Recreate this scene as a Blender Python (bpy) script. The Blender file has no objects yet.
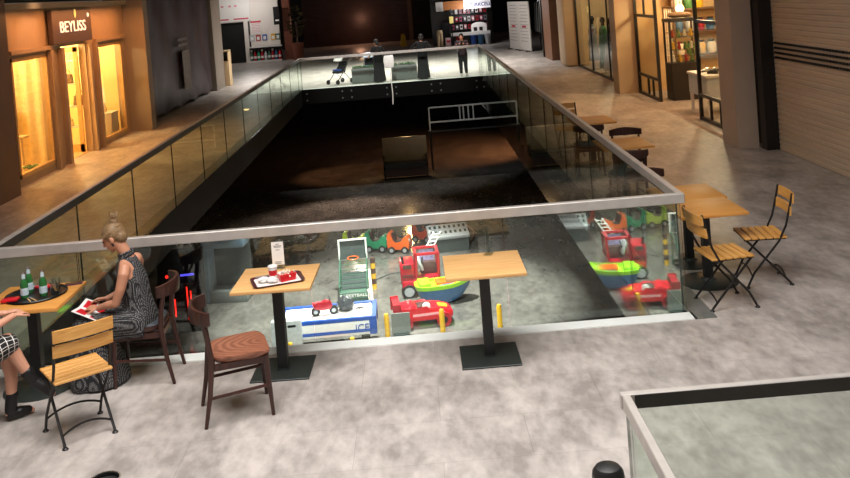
import bpy, bmesh, math, random
from mathutils import Vector as V, Matrix, Quaternion
random.seed(7)
PI = math.pi
SC = bpy.context.scene
COL = SC.collection

# ------------------------------------------------------------------ materials
def lin(c):
    return tuple(((x/255)/12.92 if x/255 <= .04045 else ((x/255+.055)/1.055)**2.4) for x in c) + (1,)

MATS = {}
def mat(name, rgb, rough=.5, metal=0., vary=.12, scale=12., bump=0., emit=0., spec=.5, stretch=None, ior=None, coat=0.):
    if name in MATS: return MATS[name]
    m = bpy.data.materials.new(name); m.use_nodes = True
    nt = m.node_tree; N = nt.nodes; L = nt.links
    b = N['Principled BSDF']
    tc = N.new('ShaderNodeTexCoord'); mp = N.new('ShaderNodeMapping')
    L.new(tc.outputs['Object'], mp.inputs['Vector'])
    if stretch: mp.inputs['Scale'].default_value = stretch
    nz = N.new('ShaderNodeTexNoise'); nz.inputs['Scale'].default_value = scale; nz.inputs['Detail'].default_value = 4
    L.new(mp.outputs['Vector'], nz.inputs['Vector'])
    cr = N.new('ShaderNodeValToRGB')
    c = lin(rgb)
    cr.color_ramp.elements[0].position = .3; cr.color_ramp.elements[1].position = .7
    cr.color_ramp.elements[0].color = tuple(x*(1-vary) for x in c[:3])+(1,)
    cr.color_ramp.elements[1].color = tuple(min(1, x*(1+vary)) for x in c[:3])+(1,)
    L.new(nz.outputs['Fac'], cr.inputs['Fac']); L.new(cr.outputs['Color'], b.inputs['Base Color'])
    b.inputs['Roughness'].default_value = rough; b.inputs['Metallic'].default_value = metal
    b.inputs['Specular IOR Level'].default_value = spec
    if ior: b.inputs['IOR'].default_value = ior
    if coat: b.inputs['Coat Weight'].default_value = coat; b.inputs['Coat Roughness'].default_value = .08
    if bump:
        bp = N.new('ShaderNodeBump'); bp.inputs['Strength'].default_value = bump; bp.inputs['Distance'].default_value = .02
        L.new(nz.outputs['Fac'], bp.inputs['Height']); L.new(bp.outputs['Normal'], b.inputs['Normal'])
    if emit:
        L.new(cr.outputs['Color'], b.inputs['Emission Color']); b.inputs['Emission Strength'].default_value = emit
    MATS[name] = m
    return m

def floor_mat(name, dark, light, rough, tile=(1.2, .6), scale=1.6, spec=.5):
    m = bpy.data.materials.new(name); m.use_nodes = True
    nt = m.node_tree; N = nt.nodes; L = nt.links; b = N['Principled BSDF']
    tc = N.new('ShaderNodeTexCoord')
    n1 = N.new('ShaderNodeTexNoise'); n1.inputs['Scale'].default_value = scale; n1.inputs['Detail'].default_value = 8; n1.inputs['Roughness'].default_value = .62
    mp = N.new('ShaderNodeMapping'); mp.inputs['Scale'].default_value = (1.5, .75, 1); mp.inputs['Rotation'].default_value = (0, 0, .35)
    L.new(tc.outputs['Object'], mp.inputs['Vector']); L.new(mp.outputs['Vector'], n1.inputs['Vector'])
    n2 = N.new('ShaderNodeTexNoise'); n2.inputs['Scale'].default_value = scale*5; n2.inputs['Detail'].default_value = 5
    L.new(mp.outputs['Vector'], n2.inputs['Vector'])
    mx = N.new('ShaderNodeMath'); mx.operation = 'MULTIPLY_ADD'; mx.inputs[1].default_value = .35
    L.new(n2.outputs['Fac'], mx.inputs[0])
    sc = N.new('ShaderNodeMath'); sc.operation = 'MULTIPLY'; sc.inputs[1].default_value = .65
    L.new(n1.outputs['Fac'], sc.inputs[0]); L.new(sc.outputs[0], mx.inputs[2])
    cr = N.new('ShaderNodeValToRGB'); e = cr.color_ramp.elements
    e[0].position = .39; e[0].color = lin(dark); e[1].position = .61; e[1].color = lin(light)
    L.new(mx.outputs[0], cr.inputs['Fac'])
    br = N.new('ShaderNodeTexBrick'); br.inputs['Scale'].default_value = 1; br.inputs['Mortar Size'].default_value = .003
    br.inputs['Brick Width'].default_value = tile[0]; br.inputs['Row Height'].default_value = tile[1]; br.inputs['Mortar Smooth'].default_value = .3
    br.inputs['Color1'].default_value = (1, 1, 1, 1); br.inputs['Color2'].default_value = (.93, .93, .93, 1); br.inputs['Mortar'].default_value = (.72, .72, .72, 1)
    L.new(tc.outputs['Object'], br.inputs['Vector'])
    mm = N.new('ShaderNodeMixRGB'); mm.blend_type = 'MULTIPLY'; mm.inputs['Fac'].default_value = .8
    L.new(cr.outputs['Color'], mm.inputs['Color1']); L.new(br.outputs['Color'], mm.inputs['Color2'])
    L.new(mm.outputs['Color'], b.inputs['Base Color'])
    rr = N.new('ShaderNodeMapRange'); rr.inputs['To Min'].default_value = rough*.8; rr.inputs['To Max'].default_value = rough*1.25
    L.new(n1.outputs['Fac'], rr.inputs['Value']); L.new(rr.outputs['Result'], b.inputs['Roughness'])
    b.inputs['Specular IOR Level'].default_value = spec
    return m

def wood(name, a, bcol, rough=.45, axis=0, scale=6):
    if name in MATS: return MATS[name]
    m = bpy.data.materials.new(name); m.use_nodes = True
    nt = m.node_tree; N = nt.nodes; L = nt.links; b = N['Principled BSDF']
    tc = N.new('ShaderNodeTexCoord'); mp = N.new('ShaderNodeMapping')
    s = [scale*2.5]*3; s[axis] = scale*.18; mp.inputs['Scale'].default_value = s
    L.new(tc.outputs['Object'], mp.inputs['Vector'])
    nz = N.new('ShaderNodeTexNoise'); nz.inputs['Scale'].default_value = 3; nz.inputs['Detail'].default_value = 6; nz.inputs['Distortion'].default_value = .6
    L.new(mp.outputs['Vector'], nz.inputs['Vector'])
    cr = N.new('ShaderNodeValToRGB'); e = cr.color_ramp.elements
    e[0].position = .3; e[0].color = lin(a); e[1].position = .7; e[1].color = lin(bcol)
    L.new(nz.outputs['Fac'], cr.inputs['Fac']); L.new(cr.outputs['Color'], b.inputs['Base Color'])
    b.inputs['Roughness'].default_value = rough
    MATS[name] = m; return m

def rings_wood(name, a, bcol, rough=.4):
    m = bpy.data.materials.new(name); m.use_nodes = True
    nt = m.node_tree; N = nt.nodes; L = nt.links; b = N['Principled BSDF']
    tc = N.new('ShaderNodeTexCoord'); mp = N.new('ShaderNodeMapping'); mp.inputs['Location'].default_value = (.02, -.12, 0); mp.inputs['Scale'].default_value = (1, .55, 1)
    L.new(tc.outputs['Object'], mp.inputs['Vector'])
    w = N.new('ShaderNodeTexWave'); w.wave_type = 'RINGS'; w.rings_direction = 'Z'; w.inputs['Scale'].default_value = 9; w.inputs['Distortion'].default_value = 3.5; w.inputs['Detail Scale'].default_value = 2
    L.new(mp.outputs['Vector'], w.inputs['Vector'])
    cr = N.new('ShaderNodeValToRGB'); e = cr.color_ramp.elements
    e[0].color = lin(a); e[1].color = lin(bcol)
    L.new(w.outputs['Fac'], cr.inputs['Fac']); L.new(cr.outputs['Color'], b.inputs['Base Color'])
    b.inputs['Roughness'].default_value = rough
    return m

def glass_mat(name, tint, base=.04, spread=1.0, rough=.0):
    """thin architectural glass: tinted transmission with a Schlick mirror term that works on both faces"""
    m = bpy.data.materials.new(name); m.use_nodes = True
    nt = m.node_tree; N = nt.nodes; L = nt.links
    N.remove(N['Principled BSDF']); out = N['Material Output']
    tr = N.new('ShaderNodeBsdfTransparent'); gl = N.new('ShaderNodeBsdfGlossy'); gl.inputs['Roughness'].default_value = rough
    tc = N.new('ShaderNodeTexCoord'); nz = N.new('ShaderNodeTexNoise'); nz.inputs['Scale'].default_value = .8
    L.new(tc.outputs['Object'], nz.inputs['Vector'])
    cr = N.new('ShaderNodeValToRGB'); t = lin(tint)
    cr.color_ramp.elements[0].color = tuple(x*.96 for x in t[:3])+(1,); cr.color_ramp.elements[1].color = t
    L.new(nz.outputs['Fac'], cr.inputs['Fac']); L.new(cr.outputs['Color'], tr.inputs['Color'])
    gl.inputs['Color'].default_value = (.95, 1, .97, 1)
    g = N.new('ShaderNodeNewGeometry'); d = N.new('ShaderNodeVectorMath'); d.operation = 'DOT_PRODUCT'
    L.new(g.outputs['Incoming'], d.inputs[0]); L.new(g.outputs['Normal'], d.inputs[1])
    ab = N.new('ShaderNodeMath'); ab.operation = 'ABSOLUTE'; L.new(d.outputs['Value'], ab.inputs[0])
    om = N.new('ShaderNodeMath'); om.operation = 'SUBTRACT'; om.inputs[0].default_value = 1; L.new(ab.outputs[0], om.inputs[1])
    pw = N.new('ShaderNodeMath'); pw.operation = 'POWER'; pw.inputs[1].default_value = 5; L.new(om.outputs[0], pw.inputs[0])
    ma = N.new('ShaderNodeMath'); ma.operation = 'MULTIPLY_ADD'; ma.inputs[1].default_value = (1-base)*spread; ma.inputs[2].default_value = base
    ma.use_clamp = True
    L.new(pw.outputs[0], ma.inputs[0])
    mx = N.new('ShaderNodeMixShader'); L.new(ma.outputs[0], mx.inputs['Fac']); L.new(tr.outputs[0], mx.inputs[1]); L.new(gl.outputs[0], mx.inputs[2])
    L.new(mx.outputs[0], out.inputs['Surface'])
    MATS[name] = m; return m

def dots_mat(name, bg, fg, pitch=.024, thr=.33):
    m = bpy.data.materials.new(name); m.use_nodes = True
    nt = m.node_tree; N = nt.nodes; L = nt.links; b = N['Principled BSDF']
    tc = N.new('ShaderNodeTexCoord'); vo = N.new('ShaderNodeTexVoronoi'); vo.inputs['Scale'].default_value = 1/pitch; vo.inputs['Randomness'].default_value = .15
    L.new(tc.outputs['Object'], vo.inputs['Vector'])
    lt = N.new('ShaderNodeMath'); lt.operation = 'LESS_THAN'; lt.inputs[1].default_value = thr; L.new(vo.outputs['Distance'], lt.inputs[0])
    mx = N.new('ShaderNodeMixRGB'); mx.inputs['Color1'].default_value = lin(bg); mx.inputs['Color2'].default_value = lin(fg)
    L.new(lt.outputs[0], mx.inputs['Fac']); L.new(mx.outputs['Color'], b.inputs['Base Color']); b.inputs['Roughness'].default_value = .75
    MATS[name] = m; return m

def grid_mat(name, bg, fg, pitch=.05, wid=.12):
    m = bpy.data.materials.new(name); m.use_nodes = True
    nt = m.node_tree; N = nt.nodes; L = nt.links; b = N['Principled BSDF']
    uv = N.new('ShaderNodeTexCoord'); sp = N.new('ShaderNodeSeparateXYZ'); L.new(uv.outputs['UV'], sp.inputs['Vector'])
    outs = []
    for ax in 'XY':
        mu = N.new('ShaderNodeMath'); mu.operation = 'MULTIPLY'; mu.inputs[1].default_value = 1/pitch; L.new(sp.outputs[ax], mu.inputs[0])
        fr = N.new('ShaderNodeMath'); fr.operation = 'FRACT'; L.new(mu.outputs[0], fr.inputs[0])
        lt = N.new('ShaderNodeMath'); lt.operation = 'LESS_THAN'; lt.inputs[1].default_value = wid; L.new(fr.outputs[0], lt.inputs[0]); outs.append(lt)
    mxm = N.new('ShaderNodeMath'); mxm.operation = 'MAXIMUM'; L.new(outs[0].outputs[0], mxm.inputs[0]); L.new(outs[1].outputs[0], mxm.inputs[1])
    mx = N.new('ShaderNodeMixRGB'); mx.inputs['Color1'].default_value = lin(bg); mx.inputs['Color2'].default_value = lin(fg)
    L.new(mxm.outputs[0], mx.inputs['Fac']); L.new(mx.outputs['Color'], b.inputs['Base Color']); b.inputs['Roughness'].default_value = .8
    MATS[name] = m; return m

# ------------------------------------------------------------------ mesh builder
def RM(rx=0, ry=0, rz=0):
    return (Matrix.Rotation(rz, 4, 'Z') @ Matrix.Rotation(ry, 4, 'Y') @ Matrix.Rotation(rx, 4, 'X'))

class B:
    def __init__(s): s.bm = bmesh.new(); s.mi = 0
    def _mark(s, old):
        if s.mi:
            for f in s.bm.faces:
                if f not in old: f.material_index = s.mi
    def box(s, c, d, rx=0, ry=0, rz=0, bev=0, seg=2):
        old = set(s.bm.faces) if s.mi else None
        M = Matrix.Translation(c) @ RM(rx, ry, rz) @ Matrix.Diagonal((d[0], d[1], d[2], 1))
        r = bmesh.ops.create_cube(s.bm, size=1, matrix=M)
        if bev:
            es = list({e for v in r['verts'] for e in v.link_edges})
            bmesh.ops.bevel(s.bm, geom=es, offset=bev, segments=seg, affect='EDGES', profile=.5)
        if s.mi: s._mark(old)
        return s
    def face_loft(s, rings, cap=True, closed=True, uv=False):
        bm = s.bm; vr = [[bm.verts.new(p) for p in ring] for ring in rings]
        n = len(vr[0]); uvl = bm.loops.layers.uv.verify() if uv else None
        fs = []
        for i in range(len(vr)-1):
            for j in range(n if closed else n-1):
                k = (j+1) % n
                f = bm.faces.new((vr[i][j], vr[i][k], vr[i+1][k], vr[i+1][j])); f.material_index = s.mi; fs.append((f, i, j))
        if uv:
            vl = [0]
            for i in range(1, len(rings)):
                vl.append(vl[-1]+sum((V(rings[i][j])-V(rings[i-1][j])).length for j in range(n))/n)
            per = sum((V(rings[0][j])-V(rings[0][(j+1) % n])).length for j in range(n))
            for f, i, j in fs:
                for lp, (a, b_) in zip(f.loops, ((i, j), (i, j+1), (i+1, j+1), (i+1, j))):
                    lp[uvl].uv = (b_/n*per, vl[a])
        if cap and closed:
            f = bm.faces.new(list(reversed(vr[0]))); f.material_index = s.mi
            f = bm.faces.new(vr[-1]); f.material_index = s.mi
        return s
    def cyl(s, p0, p1, r0, r1=None, n=14):
        p0 = V(p0); p1 = V(p1); r1 = r0 if r1 is None else r1
        d = (p1-p0).normalized(); q = V((0, 0, 1)).rotation_difference(d)
        rings = [[p+q @ V((math.cos(2*PI*i/n)*r, math.sin(2*PI*i/n)*r, 0)) for i in range(n)] for p, r in ((p0, r0), (p1, r1))]
        return s.face_loft(rings)
    def tube(s, pts, r, n=8, closed=False):
        pts = [V(p) for p in pts]; rr = r if isinstance(r, (list, tuple)) else [r]*len(pts)
        rings = []; q = None; prev = None
        for i, p in enumerate(pts):
            a = pts[i]-pts[i-1] if i > 0 else pts[1]-pts[0]
            b_ = pts[i+1]-pts[i] if i < len(pts)-1 else pts[-1]-pts[-2]
            d = (a.normalized()+b_.normalized())
            d = d.normalized() if d.length > 1e-6 else a.normalized()
            if q is None: q = V((0, 0, 1)).rotation_difference(d)
            else: q = prev.rotation_difference(d) @ q
            prev = d
            rings.append([p+q @ V((math.cos(2*PI*k/n)*rr[i], math.sin(2*PI*k/n)*rr[i], 0)) for k in range(n)])
        return s.face_loft(rings)
    def limb(s, pts, rad, n=10, flat=None):
        """tapered round-ended chain"""
        pts = [V(p) for p in pts]; P = []; R = []
        d0 = (pts[0]-pts[1]).normalized(); d1 = (pts[-1]-pts[-2]).normalized()
        for a in (.95, .7, .35): P.append(pts[0]+d0*rad[0]*a); R.append(rad[0]*math.sqrt(1-a*a))
        P += pts; R += list(rad)
        for a in (.35, .7, .95): P.append(pts[-1]+d1*rad[-1]*a); R.append(rad[-1]*math.sqrt(1-a*a))
        return s.tube(P, R, n)
    def ell(s, c, r, rot=None, u=14, v=9):
        M = Matrix.Translation(c) @ (rot.to_matrix().to_4x4() if rot is not None else Matrix()) @ Matrix.Diagonal((r[0], r[1], r[2], 1))
        old = set(s.bm.faces) if s.mi else None
        bmesh.ops.create_uvsphere(s.bm, u_segments=u, v_segments=v, radius=1, matrix=M)
        if s.mi: s._mark(old)
        return s
    def lathe(s, prof, c=(0, 0, 0), n=20):
        c = V(c); ringed = prof[0][0] > .001 and prof[-1][0] > .001 and len(prof) > 2
        if ringed: prof = list(prof)+[prof[0]]
        rings = [[c+V((math.cos(2*PI*i/n)*r, math.sin(2*PI*i/n)*r, z)) for i in range(n)] for r, z in prof]
        return s.face_loft(rings, cap=not ringed)
    def prism(s, poly, h, M=Matrix(), bev=0):
        """poly in the local xy plane, thickness h centred on z"""
        bm = s.bm; old = set(bm.faces) if s.mi else None
        a = [bm.verts.new(M @ V((x, y, -h/2))) for x, y in poly]; b_ = [bm.verts.new(M @ V((x, y, h/2))) for x, y in poly]
        n = len(poly); bm.faces.new(list(reversed(a))); bm.faces.new(b_)
        for i in range(n): bm.faces.new((a[i], a[(i+1) % n], b_[(i+1) % n], b_[i]))
        if bev:
            es = list({e for v in a+b_ for e in v.link_edges})
            bmesh.ops.bevel(bm, geom=es, offset=bev, segments=2, affect='EDGES', profile=.5)
        if s.mi: s._mark(old)
        return s
    def rings(s, lst, n=16, cap=True, uv=False):
        """lst of (centre, axis_u, axis_v) : elliptical rings"""
        return s.face_loft([[V(c)+V(u)*math.cos(2*PI*i/n)+V(v)*math.sin(2*PI*i/n) for i in range(n)] for c, u, v in lst], cap=cap, uv=uv)
    def out(s, name, m, parent=None, smooth=True, angle=35, label=None, kind=None, voxel=0, sm=0, loc=None):
        me = bpy.data.meshes.new(name)
        bmesh.ops.recalc_face_normals(s.bm, faces=s.bm.faces[:])
        s.bm.to_mesh(me); s.bm.free()
        for mm in (m if isinstance(m, (list, tuple)) else [m]): me.materials.append(mm)
        if voxel:
            o = bpy.data.objects.new('tmp', me); COL.objects.link(o)
            md = o.modifiers.new('r', 'REMESH'); md.mode = 'VOXEL'; md.voxel_size = voxel; md.use_smooth_shade = True
            if sm: ms = o.modifiers.new('s', 'SMOOTH'); ms.iterations = sm; ms.factor = .5
            dg = bpy.context.evaluated_depsgraph_get(); dg.update()
            me2 = bpy.data.meshes.new_from_object(o.evaluated_get(dg)); me2.name = name
            bpy.data.objects.remove(o); bpy.data.meshes.remove(me); me = me2
            if not me.materials: me.materials.append(m)
        if smooth:
            for p in me.polygons: p.use_smooth = True
            if not voxel: me.set_sharp_from_angle(angle=math.radians(angle))
        o = bpy.data.objects.new(name, me); COL.objects.link(o)
        if parent is not None: o.parent = parent
        if loc is not None: o.location = loc
        if label: o['label'] = label
        if kind: o['kind'] = kind
        return o

def thing(name, label, cat, loc=(0, 0, 0), rz=0., group=None):
    o = bpy.data.objects.new(name, None); COL.objects.link(o); o.empty_display_size = .1
    o.location = loc; o.rotation_euler = (0, 0, rz); o['label'] = label; o['category'] = cat
    if group: o['group'] = group
    return o
def tag(o, label, cat, group=None, kind=None):
    o['label'] = label; o['category'] = cat
    if group: o['group'] = group
    if kind: o['kind'] = kind
    return o
def struct(name, b, m, parent=None, **k):
    o = b.out(name, m, parent, **k)
    if parent is None: o['kind'] = 'structure'
    return o
def dup(root, loc, rz=None, label=None, group=None):
    r = root.copy(); COL.objects.link(r); r.location = loc
    if rz is not None: r.rotation_euler = (0, 0, rz)
    if label: r['label'] = label
    if group: r['group'] = group
    for ch in list(root.children):
        c = ch.copy(); COL.objects.link(c); c.parent = r
        for g in list(ch.children):
            d = g.copy(); COL.objects.link(d); d.parent = c
    return r
def text(s, size, m, parent, name='lettering', loc=(0, 0, 0), rot=(PI/2, 0, 0), depth=.004, sx=1., bold=0.):
    cu = bpy.data.curves.new('t', 'FONT'); cu.body = s; cu.size = size; cu.extrude = depth; cu.align_x = 'CENTER'; cu.align_y = 'CENTER'; cu.offset = bold
    o = bpy.data.objects.new('t', cu); COL.objects.link(o)
    dg = bpy.context.evaluated_depsgraph_get(); dg.update()
    me = bpy.data.meshes.new_from_object(o.evaluated_get(dg)); me.name = name
    bpy.data.objects.remove(o); bpy.data.curves.remove(cu)
    me.materials.clear(); me.materials.append(m)
    r = bpy.data.objects.new(name, me); COL.objects.link(r); r.location = loc; r.rotation_euler = rot; r.scale = (sx, 1, 1)
    if parent is not None: r.parent = parent
    return r

# ------------------------------------------------------------------ palette
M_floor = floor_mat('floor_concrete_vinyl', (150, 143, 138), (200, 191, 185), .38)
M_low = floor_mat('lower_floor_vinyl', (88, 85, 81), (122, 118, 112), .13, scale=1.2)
M_blackpanel = mat('black_gloss_panel', (9, 9, 10), .06, spec=.9, vary=.1, scale=2)
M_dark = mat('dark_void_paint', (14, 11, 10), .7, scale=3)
M_steel = mat('brushed_steel', (198, 192, 186), .42, metal=.5, vary=.08, scale=9, stretch=(1, 1, 1))
M_railshade = mat('rail_shade_tone', (58, 56, 50), .5, metal=.2, vary=.1)  # shade and dark reflection on rail faces, put in as flat colour
M_bolt = mat('polished_bolt', (200, 200, 200), .2, metal=.9)
M_boltd = mat('dull_bolt', (120, 120, 120), .35, metal=.6)
M_strip = mat('pale_aluminium_strip', (244, 248, 244), .45, metal=.0, vary=.05, scale=4)
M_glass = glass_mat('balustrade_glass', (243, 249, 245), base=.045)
M_glassl = glass_mat('low_reflection_glass', (236, 244, 238), base=.02, spread=.3)  # weaker mirror term for the left run
M_glassedge = mat('glass_edge_green', (28, 40, 34), .2, vary=.1)
M_shopglass = glass_mat('shop_glass', (246, 248, 246), base=.04, spread=.5)
M_oak = wood('pale_oak_tabletop', (214, 160, 98), (236, 188, 126), .42)
M_oakedge = wood('oak_edge', (176, 120, 64), (206, 148, 84), .5)
M_oakdk = wood('amber_oak_tabletop', (206, 138, 62), (228, 162, 84), .42)
M_slat = wood('oiled_slat_wood', (206, 142, 66), (232, 176, 98), .45)
M_black = mat('black_steel', (26, 27, 27), .42, vary=.15, scale=20)
M_basep = mat('charcoal_base_plate', (44, 50, 48), .42, vary=.1, scale=8)
M_iron = mat('black_iron_tube', (34, 31, 30), .4, metal=.3)
M_walnut = wood('dark_walnut', (44, 22, 18), (72, 38, 30), .35, axis=2)
M_veneer = rings_wood('moulded_veneer', (128, 78, 58), (160, 104, 80), .38)
M_pad = mat('slate_seat_pad', (64, 68, 74), .7, scale=40)
M_padb = mat('blue_grey_seat_pad', (70, 92, 98), .7, scale=40)
M_red = mat('red_plastic', (206, 26, 40), .3, vary=.08)
M_dred = mat('deep_red_plastic', (172, 24, 40), .32, vary=.1)
M_white = mat('white_paint', (228, 226, 222), .5, vary=.04)
M_paper = mat('white_paper', (240, 238, 234), .7, vary=.03)
M_ink = mat('grey_ink', (110, 112, 116), .8)
M_inkred = mat('red_ink', (206, 60, 84), .7)
M_green = mat('green_plastic', (20, 152, 104), .35, vary=.1)
M_lime = mat('lime_plastic', (150, 216, 40), .35, vary=.1)
M_yg = mat('yellow_green_plastic', (206, 236, 40), .35, vary=.08)
M_orange = mat('orange_plastic', (244, 104, 24), .35, vary=.08)
M_blue = mat('royal_blue_plastic', (40, 84, 168), .35, vary=.1)
M_dblue = mat('slate_blue_hull', (54, 98, 140), .4, vary=.12)
M_yellow = mat('mustard_post', (226, 176, 40), .5, vary=.1)
M_grey = mat('light_grey_plastic', (186, 190, 194), .45, vary=.08)
M_mgrey = mat('mid_grey_panel', (112, 118, 114), .55, vary=.08)
M_tyre = mat('black_rubber', (20, 20, 22), .6)
M_hub = mat('silver_hub', (190, 194, 198), .35, metal=.5)
M_seatd = mat('dark_brown_seat', (70, 44, 40), .6)
M_netgreen = mat('dark_green_frame', (60, 100, 82), .45, vary=.12)
M_netdark = mat('dark_net', (46, 58, 56), .8)
M_clearp = glass_mat('clear_acrylic', (246, 249, 249), base=.12, spread=.5)
M_skin = mat('tanned_skin', (196, 138, 108), .5, vary=.06, scale=8)
M_skinb = mat('fair_skin', (214, 156, 128), .5, vary=.06, scale=8)
M_hair = mat('blonde_hair', (132, 104, 72), .5, vary=.35, scale=30, stretch=(1, 1, 4))
M_hairdk = mat('dark_hair', (18, 14, 13), .7, vary=.2, scale=30)
M_cloth = mat('black_cloth', (11, 10, 12), .9, vary=.2, scale=25)
M_clothn = mat('navy_black_cloth', (15, 15, 21), .9, vary=.2, scale=25)
M_shoe = mat('black_leather', (20, 19, 20), .45)
M_dots = dots_mat('black_dotted_fabric', (22, 22, 26), (176, 174, 172), .0095, .3)
M_grid = grid_mat('black_white_grid_cloth', (16, 16, 18), (226, 224, 220), .056, .12)
M_cream = mat('warm_cream_paint', (226, 200, 158), .6, vary=.05, scale=2)
M_taupe = mat('taupe_shopfront_paint', (172, 150, 126), .55, vary=.06, scale=3)
M_signpl = mat('plum_grey_sign_board', (84, 70, 70), .5, vary=.08)
M_pill = mat('grey_pillar_paint', (150, 140, 130), .6, vary=.05, scale=2)
M_pillw = mat('beige_pillar_paint', (196, 172, 142), .6, vary=.05, scale=2)
M_brownc = mat('brown_column_cladding', (112, 86, 70), .5, vary=.08, scale=3)
M_frame = mat('black_mullion', (20, 16, 14), .4)
M_brownfl = mat('brown_shutter_steel', (66, 46, 42), .38, metal=.2, vary=.12, scale=2)
M_sheet = mat('plum_plastic_sheet', (62, 50, 55), .42, vary=.22, scale=1.6, bump=.35, spec=.35)
M_shut = wood('cream_shutter_lath', (216, 188, 160), (230, 204, 176), .5, axis=1, scale=1)
M_gold = mat('lit_sign_letters', (250, 240, 222), .4, emit=.75, vary=.02)
M_flame = mat('lit_yellow_flame', (236, 210, 120), .4, emit=.6, vary=.02)
M_copper = mat('copper_brown_cladding', (128, 74, 56), .35, metal=.3, vary=.12)
M_leaf = mat('dark_olive_leaf', (78, 68, 34), .6, vary=.35)
M_leafg = mat('fresh_green_leaf', (72, 120, 62), .6, vary=.3)
M_planter = mat('grey_planter_laminate', (128, 132, 130), .5, vary=.06)
M_bottle = mat('green_bottle_glass', (44, 110, 54), .12, spec=.8, vary=.2)
M_lab = mat('pale_blue_label', (196, 216, 224), .6, vary=.2, scale=60)
M_trayb = mat('black_tray', (24, 24, 26), .3)
M_traym = mat('maroon_tray', (74, 32, 36), .35)
M_fries = mat('golden_fries', (240, 226, 206), .6, vary=.2, scale=60)
M_led = mat('red_led', (255, 40, 30), .4, emit=2.2, vary=.02)
M_ledb = mat('violet_led', (90, 80, 240), .4, emit=1.4, vary=.02)
M_paleblue = mat('pale_blue_laminate', (112, 142, 164), .45, vary=.12, scale=3)
M_warmwall = mat('warm_lit_wall', (250, 224, 160), .7, vary=.06, scale=1.5)
M_olive = mat('olive_screen_panel', (120, 104, 78), .35, vary=.1, scale=2)

# ------------------------------------------------------------------ key dimensions (metres; camera stands at the origin, looking along +Y)
XL, XR, YN, YF, HR = -3.9, 2.32, 8.29, 32.08, 1.1
LOW = -4.2

# ------------------------------------------------------------------ shell
def slab():
    b = B()
    def piece(x0, x1, y0, y1, th):
        b.box(((x0+x1)/2, (y0+y1)/2, -th/2), (x1-x0, y1-y0, th))
    piece(-14, 13, -5, YN, 1.0)
    piece(-14, XL, YN, YF, .55)
    piece(XR, 13, YN, YF, 1.0)
    piece(-14, 13, YF, 62, .5)
    bmesh.ops.recalc_face_normals(b.bm, faces=b.bm.faces[:])
    for f in b.bm.faces: f.material_index = 0 if f.normal.z > .5 else ((1 if f.normal.x < -.5 else 3) if abs(f.normal.z) < .5 else 2)
    return struct('floor', b, [M_floor, M_blackpanel, M_dark, mat('satin_black_panel', (9, 9, 9), .6, spec=.12)], smooth=False)
slab()
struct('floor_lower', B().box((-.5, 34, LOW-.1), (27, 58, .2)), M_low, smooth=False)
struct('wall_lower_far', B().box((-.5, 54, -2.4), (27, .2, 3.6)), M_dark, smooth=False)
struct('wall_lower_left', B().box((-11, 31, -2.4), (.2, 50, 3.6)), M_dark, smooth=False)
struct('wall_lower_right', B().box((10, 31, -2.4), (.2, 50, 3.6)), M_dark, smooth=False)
M_ceil = mat('dark_ceiling_paint', (46, 40, 38), .8)
struct('ceiling', B().box((-.5, 28, 6.6), (27, 70, .2)), M_ceil, smooth=False)
# metal edging along the opening
struct('trim_1', B().box(((XL+XR)/2, YN-.085, .004), (XR-XL+.06, .17, .008)), M_strip, smooth=False)
struct('trim_2', B().box((XR+.11, (YN+YF)/2, .004), (.2, YF-YN+.34, .008)), mat('grey_edging', (120, 122, 118), .4, metal=.2), smooth=False)
struct('trim_3', B().box((XL-.11, (YN+YF)/2, .004), (.2, YF-YN+.34, .008)), MATS['grey_edging'], smooth=False)
struct('trim_4', B().box(((XL+XR)/2, YF+.11, .004), (XR-XL, .2, .008)), M_strip, smooth=False)

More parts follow.
